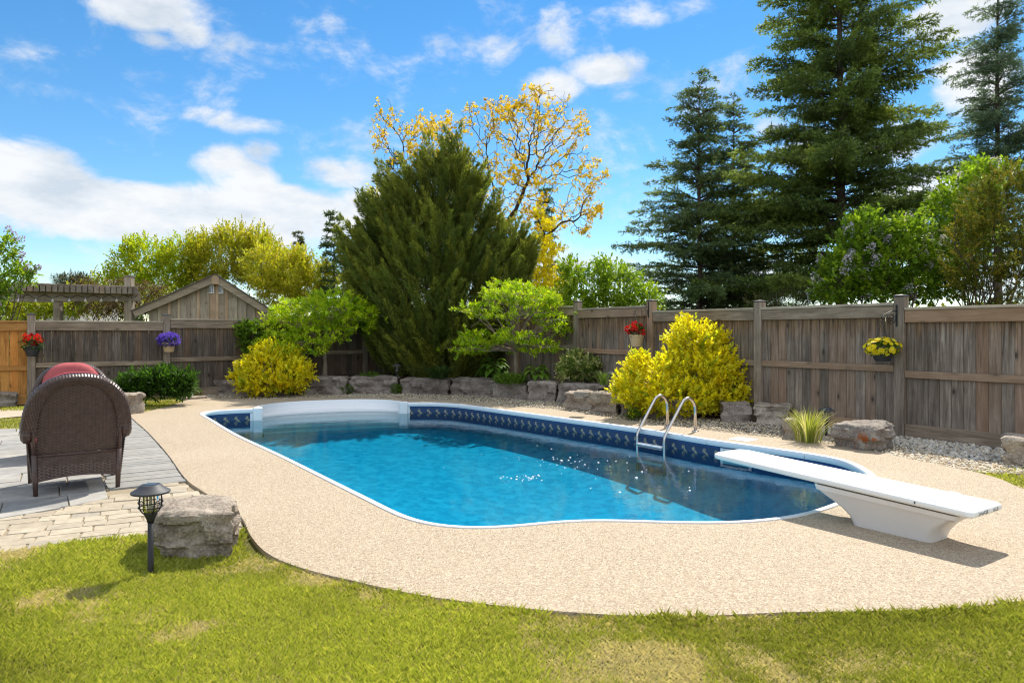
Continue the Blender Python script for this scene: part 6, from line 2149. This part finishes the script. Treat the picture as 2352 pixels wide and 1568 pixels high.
def blades(name, p, r, h, n, seed, label, pal, wd, cat='plant', group=None, arch=.55, pw=None, mat='leaf', variegate=None):
    """strap leaved clump, each leaf arching over"""
    rng = np.random.default_rng(seed)
    root = empty(name, p, label, cat, group)
    az = rng.uniform(0, 6.283, n); rr = r * rng.uniform(0, .45, n)
    hh = h * rng.uniform(.65, 1.1, n); out = r * rng.uniform(.25, 1.0, n)
    k = 5; t = np.linspace(0, 1, k)
    hx = np.stack([np.cos(az), np.sin(az)], 1)
    b = np.array(p)[None, :2] + hx * rr[:, None]
    X = b[:, None, :] + hx[:, None] * (out[:, None] * t[None] ** 1.6)[..., None]
    Z = p[2] + hh[:, None] * (t[None] * (1 + arch) - arch * t[None] ** 2.4)
    C = np.concatenate([X, Z[..., None]], -1)
    s = np.stack([-hx[:, 1], hx[:, 0], np.zeros(n)], 1)
    tw = rng.normal(0, .5, n)
    s = unit(s + hx[:, [0, 1]].dot(np.array([[1, 0, 0], [0, 1, 0]])) * tw[:, None])
    w = wd * (1 - t ** 3) * rng.uniform(.7, 1.2, (n, 1))
    V = np.stack([C - s[:, None] * w[..., None] / 2, C + s[:, None] * w[..., None] / 2], 2).reshape(-1, 3)
    i = (np.arange(n) * k * 2)[:, None]
    q = np.concatenate([i + [2 * j, 2 * j + 1, 2 * j + 3, 2 * j + 2] for j in range(k - 1)], 0)
    T = pick(rng, pal, n, pw)
    mesh_np('leaves', V, q, M[mat], root, tint=np.repeat(T, k * 2, 0))
    return root
blades('strap_leaf_clump', W(1008, 868, 16.0), .50, .27, 230, 111, 'dark green strap leaved clump on the wall in the shade', [(.05, .10, .022), (.075, .14, .03), (.04, .075, .02)], .022)
blades('striped_grass', P(1868, 1018, 0.0) + Vector((0, .14, 0)), .34, .42, 230, 112, 'clump of cream striped ornamental grass between the boulders', [(.32, .36, .06), (.58, .55, .24), (.20, .27, .04), (.66, .62, .34)], .013, arch=.25)
blades('strap_leaf_clump', W(1385, 884, 12.6), .22, .26, 50, 113, 'small strap leaved tuft under the solar light by the large golden shrub', [(.14, .22, .03), (.09, .16, .03)], .014)
blades('strap_leaf_clump', W(1450 - 330, 868, 16.6), .22, .16, 70, 114, 'low dark clump at the left side of the large hosta', [(.05, .10, .022), (.07, .12, .03)], .02)
def tuft(p, r, h, n, seed, label, pal, ll=.03, lw=.018, name='fern_tuft', group=None, nl=7, cat='plant', up=.9):
    bush(name, Vector(p), [(Vector(p) + Vector((0, 0, h * .45)), (r, r, h * .55))], seed, label, cat, pal, None, n, .09, nl, ll, lw, up, group, .35, nst=0)
GT = 'small green tufts along the wall foot'
FG = [(.12, .23, .02), (.17, .29, .025), (.09, .17, .018)]
tuft(P(797, 903), .16, .20, 130, 121, 'small bright green tuft at the joint right of the round golden bush', FG, group=GT)
tuft(P(909, 903), .14, .20, 130, 122, 'small bright green tuft below the long limestone blocks, under the wall light', FG, group=GT)
tuft(P(679, 906), .17, .20, 130, 123, 'darker green tuft at the right foot of the round golden bush', DARKG, group=GT)
tuft(W(1170, 880, 15.0), .40, .20, 420, 124, 'low bright green mound on the wall at the foot of the slender trunk', FG, .035, .02, 'green_mound')
tuft(W(975, 866, 16.6) + Vector((-1.3, 0, 0)), .25, .10, 90, 125, 'thin ground cover creeping along the top of the shaded wall', FG, .035, .02, 'ground_cover')
tuft(P(1455, 962), .12, .15, 60, 126, 'little green sprig at the left foot of the large golden shrub', FG, .04, .028)
k = 13.6
bush('peony_clump', P(395, 905, 0), [E(400, 885, k, 36, 40, 24), E(375, 878, k, 26, 30, 26), E(424, 880, k, 20, 24, 22)], 131, 'dark green leafy clump under the purple flowers', 'plant', [(.05, .12, .015), (.08, .18, .02), (.035, .08, .012)], None, 330, .26, 10, .13, .036, .9, 'leafy clumps under the left fence', .3, nst=0)
bush('peony_clump', P(325, 905, 0), [E(325, 885, k, 38, 40, 24), E(350, 882, k, 22, 30, 22), E(292, 888, k, 24, 26, 16)], 132, 'dark green leafy clump between the armchair and the purple flowers', 'plant', [(.05, .12, .015), (.08, .18, .02), (.035, .08, .012)], None, 330, .26, 10, .13, .036, .9, 'leafy clumps under the left fence', .3, nst=0)
bush('ground_cover', P(385, 905, -.03), [(P(360, 902), (.50, .25, .10)), (P(385, 905), (.4, .2, .08))], 133, 'low bright green ground cover edging the leafy clumps', 'plant', FG, None, 330, .1, 8, .04, .026, .8, None, .35, nst=0)
bush('ground_cover', P(425, 905, -.03), [(P(425, 904), (.36, .2, .08)), (P(448, 906), (.22, .14, .06))], 134, 'low orange and yellow ground cover by the gravel corner', 'plant', [(.55, .35, .02), (.45, .20, .015), (.25, .30, .02)], None, 260, .1, 8, .04, .026, .8, None, .35, nst=0)
tuft(P(40, 926) + Vector((.2, .6, .15)), .26, .22, 90, 135, 'green sprig on the stone below the orange fence', FG, .07, .04)
rock('stone_edging', P(424, 918), P(478, 915), .05, .34, 61, M['stone'], 'flat pale edging stone at the gravel corner', None, rough=.5)

# flowers in the pots: leafy cushion and heads
def potted(po, r, h, seed, kind, pal, n, fsize, leafpal, nleaf, z0, spill=.0):
    rng = np.random.default_rng(seed)
    c = np.array(po.location) + np.array([0, 0, z0])
    fo = Foliage()
    p, d = blob_points(rng, [(c + np.array([0, 0, h * .35]), (r * .92, r * .92, h * .62))], nleaf, .3)
    dirs = unit(d + rng.normal(0, .4, d.shape) + np.array([0, 0, .1 - spill]))
    fo.add(leaves(rng, p, dirs, rng.uniform(.035, .07, nleaf), rng.uniform(.028, .05, nleaf), pick(rng, leafpal, nleaf), .1))
    fo.build('foliage', M['leaf'], po)
    p, d = blob_points(rng, [(c + np.array([0, 0, h * .48]), (r, r, h * .62))], n * 3, .12)
    k = p[:, 2] > c[2] + (h * .05 if kind != 'head' else h * .3)
    p, d = p[k][:n], d[k][:n]
    if kind == 'head':       # round geranium heads
        m = 46
        for i in range(len(p)):
            v = unit(rng.normal(size=(m, 3)))
            q = p[i] + v * (fsize * rng.uniform(.6, 1.0, (m, 1))) + d[i] * .02
            T = np.repeat(pick(rng, pal, 1), m, 0) * rng.uniform(.8, 1.15, (m, 1))
            V, F, T = leaves(rng, q, v + rng.normal(0, .7, v.shape), .030, .032, T, .12)
            mesh_np('flower_head', V, F, M['petal'], po, tint=T)
    elif kind == 'open':     # open cups facing outwards, six petals each
        for i in range(len(p)):
            dd = unit(d[i] + np.array([0, -.25, .25]))
            u = unit(np.cross(dd, np.array([.2, .3, .93]))); w = np.cross(dd, u)
            a = np.arange(6) * 1.047
            rv = u * np.cos(a)[:, None] + w * np.sin(a)[:, None]
            V, F, T = leaves(rng, np.repeat((p[i] + d[i] * .03)[None], 6, 0), rv + dd * .35, fsize, fsize * 1.1, np.repeat(pick(rng, pal, 1), 6, 0), .05, up=np.repeat(dd[None], 6, 0))
            mesh_np('flower', V, F, M['petal'], po, tint=T)
    else:                    # spikes of tiny blooms
        fo = Foliage()
        fo.add(shoots(rng, p, unit(d + np.array([0, 0, .45]) + rng.normal(0, .3, d.shape)), .06, 8, .022, .018, pick(rng, pal, len(p)), .9))
        fo.build('flowers', M['petal'], po)
RED = [(.70, .008, .010), (.60, .005, .012), (.78, .02, .015)]
GL = [(.05, .12, .02), (.09, .19, .03), (.04, .085, .018)]
potted(POT1, .21, .22, 141, 'head', RED, 11, .043, GL, 260, .18, .2)
potted(POT3, .165, .19, 142, 'head', RED, 16, .045, GL, 240, .22)
potted(POT2, .195, .21, 143, 'spike', [(.17, .09, .60), (.26, .16, .70), (.13, .07, .48)], 420, .02, [(.06, .12, .03), (.10, .17, .04)], 260, .15)
potted(POT4, .21, .15, 144, 'open', [(.80, .66, .015), (.74, .60, .01), (.84, .74, .05)], 130, .036, [(.12, .22, .03), (.18, .28, .04)], 300, .12, .2)

# ------------------------------------------------------------------ lawns, blade by blade
def lawn(name, poly, dens, seed, label, z, hmin=.022, hmax=.05, near=None, wid=.0035, avoid=None, fringe=False):
    rng = np.random.default_rng(seed)
    n = int(abs(poly_area(poly)) * dens)
    X, Y = sample_poly(rng, poly, n)
    k = ~in_poly(X, Y, DECKS)
    if avoid is not None:
        for av in avoid: k &= ~in_poly(X, Y, av)
    X, Y = X[k], Y[k]
    if near is not None:
        keep = rng.random(len(X)) < np.clip((near / np.hypot(X, Y)) ** 2, .12, 1)
        X, Y = X[keep], Y[keep]
    n = len(X)
    def fbm(s, ox):
        v = np.zeros(n)
        for o, (fx, a) in enumerate(((1, 1), (2.3, .55), (5.1, .35), (11, .2))):
            r2 = np.random.default_rng(1000 + o + int(ox))
            for _ in range(4):
                kx, ky = r2.normal(0, 1, 2) * s * fx; v += a * .5 * np.sin(kx * X + ky * Y + r2.uniform(0, 6.28))
        return v
    dry = 1.0 * fbm(1.6, 1) + .8 * fbm(6, 2) - .12
    # worn straw patches of the near lawn
    for cx, cy, r, s in ((-1.12, 4.02, .22, 1.7), (-1.45, 4.24, .24, 1.5), (-1.72, 4.16, .26, 1.5), (-2.0, 4.06, .22, 1.2), (-1.50, 3.36, .15, 1.9), (-1.63, 3.24, .16, 1.5), (-1.42, 3.44, .12, 1.2), (-2.44, 3.66, .26, .9), (-2.1, 3.80, .26, .8), (-.85, 3.85, .26, .8), (-.5, 3.5, .3, .5), (.6, 3.3, .4, .4)):
        dry = dry + s * np.exp(-(((X - cx) / r) ** 2 + ((Y - cy) / (r * .55)) ** 2)) * 1.15
    pd = 1 / (1 + np.exp(-(dry - .95) * 2.6))
    isdry = rng.random(n) < pd * .85 + .20
    tall = fbm(2.2, 3)
    h = rng.uniform(hmin, hmax, n) * (1 + .25 * np.clip(tall, -1, 1)) * np.where(isdry, .75, 1.0)
    if fringe:           # unmown blades along the slab and the stone
        dk = np.array([(q.x, q.y) for q in DECKS if q.y < 6.5])
        dist = np.full(n, 9.0)
        for q in dk: dist = np.minimum(dist, np.hypot(X - q[0], Y - q[1]))
        rk = np.hypot(np.clip(np.abs(X + 1.95) - .30, 0, None), np.clip(np.abs(Y - 4.5) - .25, 0, None))
        h = h * (1 + .75 * np.clip(1 - dist / .10, 0, 1) + .6 * np.clip(1 - rk / .12, 0, 1))
    g1 = pick(rng, [(.31, .35, .045), (.405, .43, .07), (.225, .275, .033), (.53, .51, .11)], n, [3, 3, 2, 2.4])
    s1 = pick(rng, [(.72, .61, .37), (.80, .69, .45), (.60, .50, .27), (.54, .49, .18)], n)
    T = np.where(isdry[:, None], s1, g1 * (1 + .22 * np.clip(fbm(1.1, 7), -1, 1))[:, None])
    az = rng.uniform(0, 6.283, n); ln = np.abs(rng.normal(.35, .3, n)) + np.where(isdry, .4, 0)
    d = np.stack([np.cos(az) * ln, np.sin(az) * ln, np.ones(n)], 1); d = unit(d)
    sd2 = np.stack([-np.sin(az + rng.normal(0, .6, n)), np.cos(az), np.zeros(n)], 1); sd2 = unit(sd2)
    b = np.stack([X, Y, np.full(n, z)], 1)
    w = wid * rng.uniform(.7, 1.3, n)[:, None]
    mid = b + d * (h * .55)[:, None]
    tip = b + d * h[:, None] + np.stack([np.cos(az), np.sin(az), -.25 * np.ones(n)], 1) * (h * .28)[:, None]
    V = np.stack([b - sd2 * w, b + sd2 * w, mid + sd2 * w * .7, tip], 1).reshape(-1, 3)
    i = (np.arange(n) * 4)[:, None]
    F = np.concatenate([i + [0, 1, 2], i + [0, 2, 3]], 0)
    o = mesh_np(name, V, F, M['grass'], tint=np.repeat(T, 4, 0))
    return tag(o, label, 'grass', kind='stuff')
front = [Vector((-4.0, 4.47, 0)), P(0, 1258), P(150, 1241), P(330, 1224), P(360, 1226), P(560, 1210), P(560, 1262), P(680, 1297), P(1000, 1369), P(1300, 1402), P(1560, 1412), P(2000, 1400), P(2352, 1375), Vector((3.1, 3.68, 0)), Vector((2.7, 2.55, 0)), Vector((-2.7, 2.55, 0))]
lawn('grass', front, 31000, 151, 'sunlit front lawn with worn straw coloured patches', -.032, near=3.9, wid=.0015, fringe=True)
lawn('grass', [P(300, 957), P(335, 944), P(390, 933), P(455, 918), P(447, 908), P(345, 911), P(320, 925), P(290, 960)], 4200, 152, 'small lawn corner between the armchair and the gravel', -.035, .025, .05, wid=.006)
lawn('grass', [P(-260, 985), P(110, 983), P(110, 957), P(-260, 962)], 3000, 153, 'strip of lawn seen past the left side of the armchair', -.03, .03, .055, wid=.006)
lawn('grass', [P(-260, 950), P(110, 938), P(240, 930), P(240, 926), P(-260, 940)], 1500, 156, 'thin strip of grass below the stones of the orange fence', -.03, .03, .05, wid=.008)
lawn('grass', [P(2225, 1080), P(2300, 1100), P(2352, 1122), Vector((4.72, 5.7, 0)), Vector((5.6, 5.4, 0)), Vector((6.2, 6.8, 0)), P(2400, 1074), P(2290, 1073)], 6500, 154, 'bright lawn patch at the right edge between the deck and the pebbles', -.03, .03, .06, wid=.005)

# ------------------------------------------------------------------ small litter: fallen leaves on the slab, bubbles on the water
rng = np.random.default_rng(171)
X, Y = sample_poly(rng, DECKS, 900)
k = ~in_poly(X, Y, offset(.05)); X, Y = X[k], Y[k]
n = len(X)
edge = np.full(n, 9.0)
for q in DECKS: edge = np.minimum(edge, np.hypot(X - q.x, Y - q.y))
k = rng.random(n) < np.clip(.28 - edge * .35, .035, 1); X, Y = X[k], Y[k]; n = len(X)
az = rng.uniform(0, 6.28, n)
V, F, T = leaves(rng, np.stack([X, Y, np.full(n, .004)], 1), np.stack([np.cos(az), np.sin(az), rng.uniform(0, .25, n)], 1), rng.uniform(.012, .034, n), rng.uniform(.007, .016, n), pick(rng, [(.16, .10, .05), (.30, .20, .08), (.10, .07, .04), (.25, .24, .06)], n), .1, up=np.tile([0, 0, 1.0], (n, 1)))
tag(mesh_np('leaf_litter', V, F, M['petal'], tint=T), 'scattered tiny fallen leaves and specks on the pool deck', 'litter', kind='stuff')
mb = MB()
for cx, cy, sp, m in ((1210, 1098, 26, 34), (1285, 1066, 34, 26), (1390, 1062, 60, 14), (1500, 1090, 120, 12), (1160, 1040, 120, 12)):
    for _ in range(m):
        q = P(cx + rng.normal(0, sp), cy + rng.normal(0, sp * .22), WATER_Z); r = abs(rng.normal(0, .006)) + .003
        mb.lathe([(r, 0), (r * .8, r * .4), (r * .3, r * .6), (.0, r * .62)], 6, (q.x, q.y, WATER_Z + .001))
tag(mb.build('foam', M['white_plastic'], smooth=True), 'tiny white bubbles floating on the pool water', 'foam', kind='stuff')
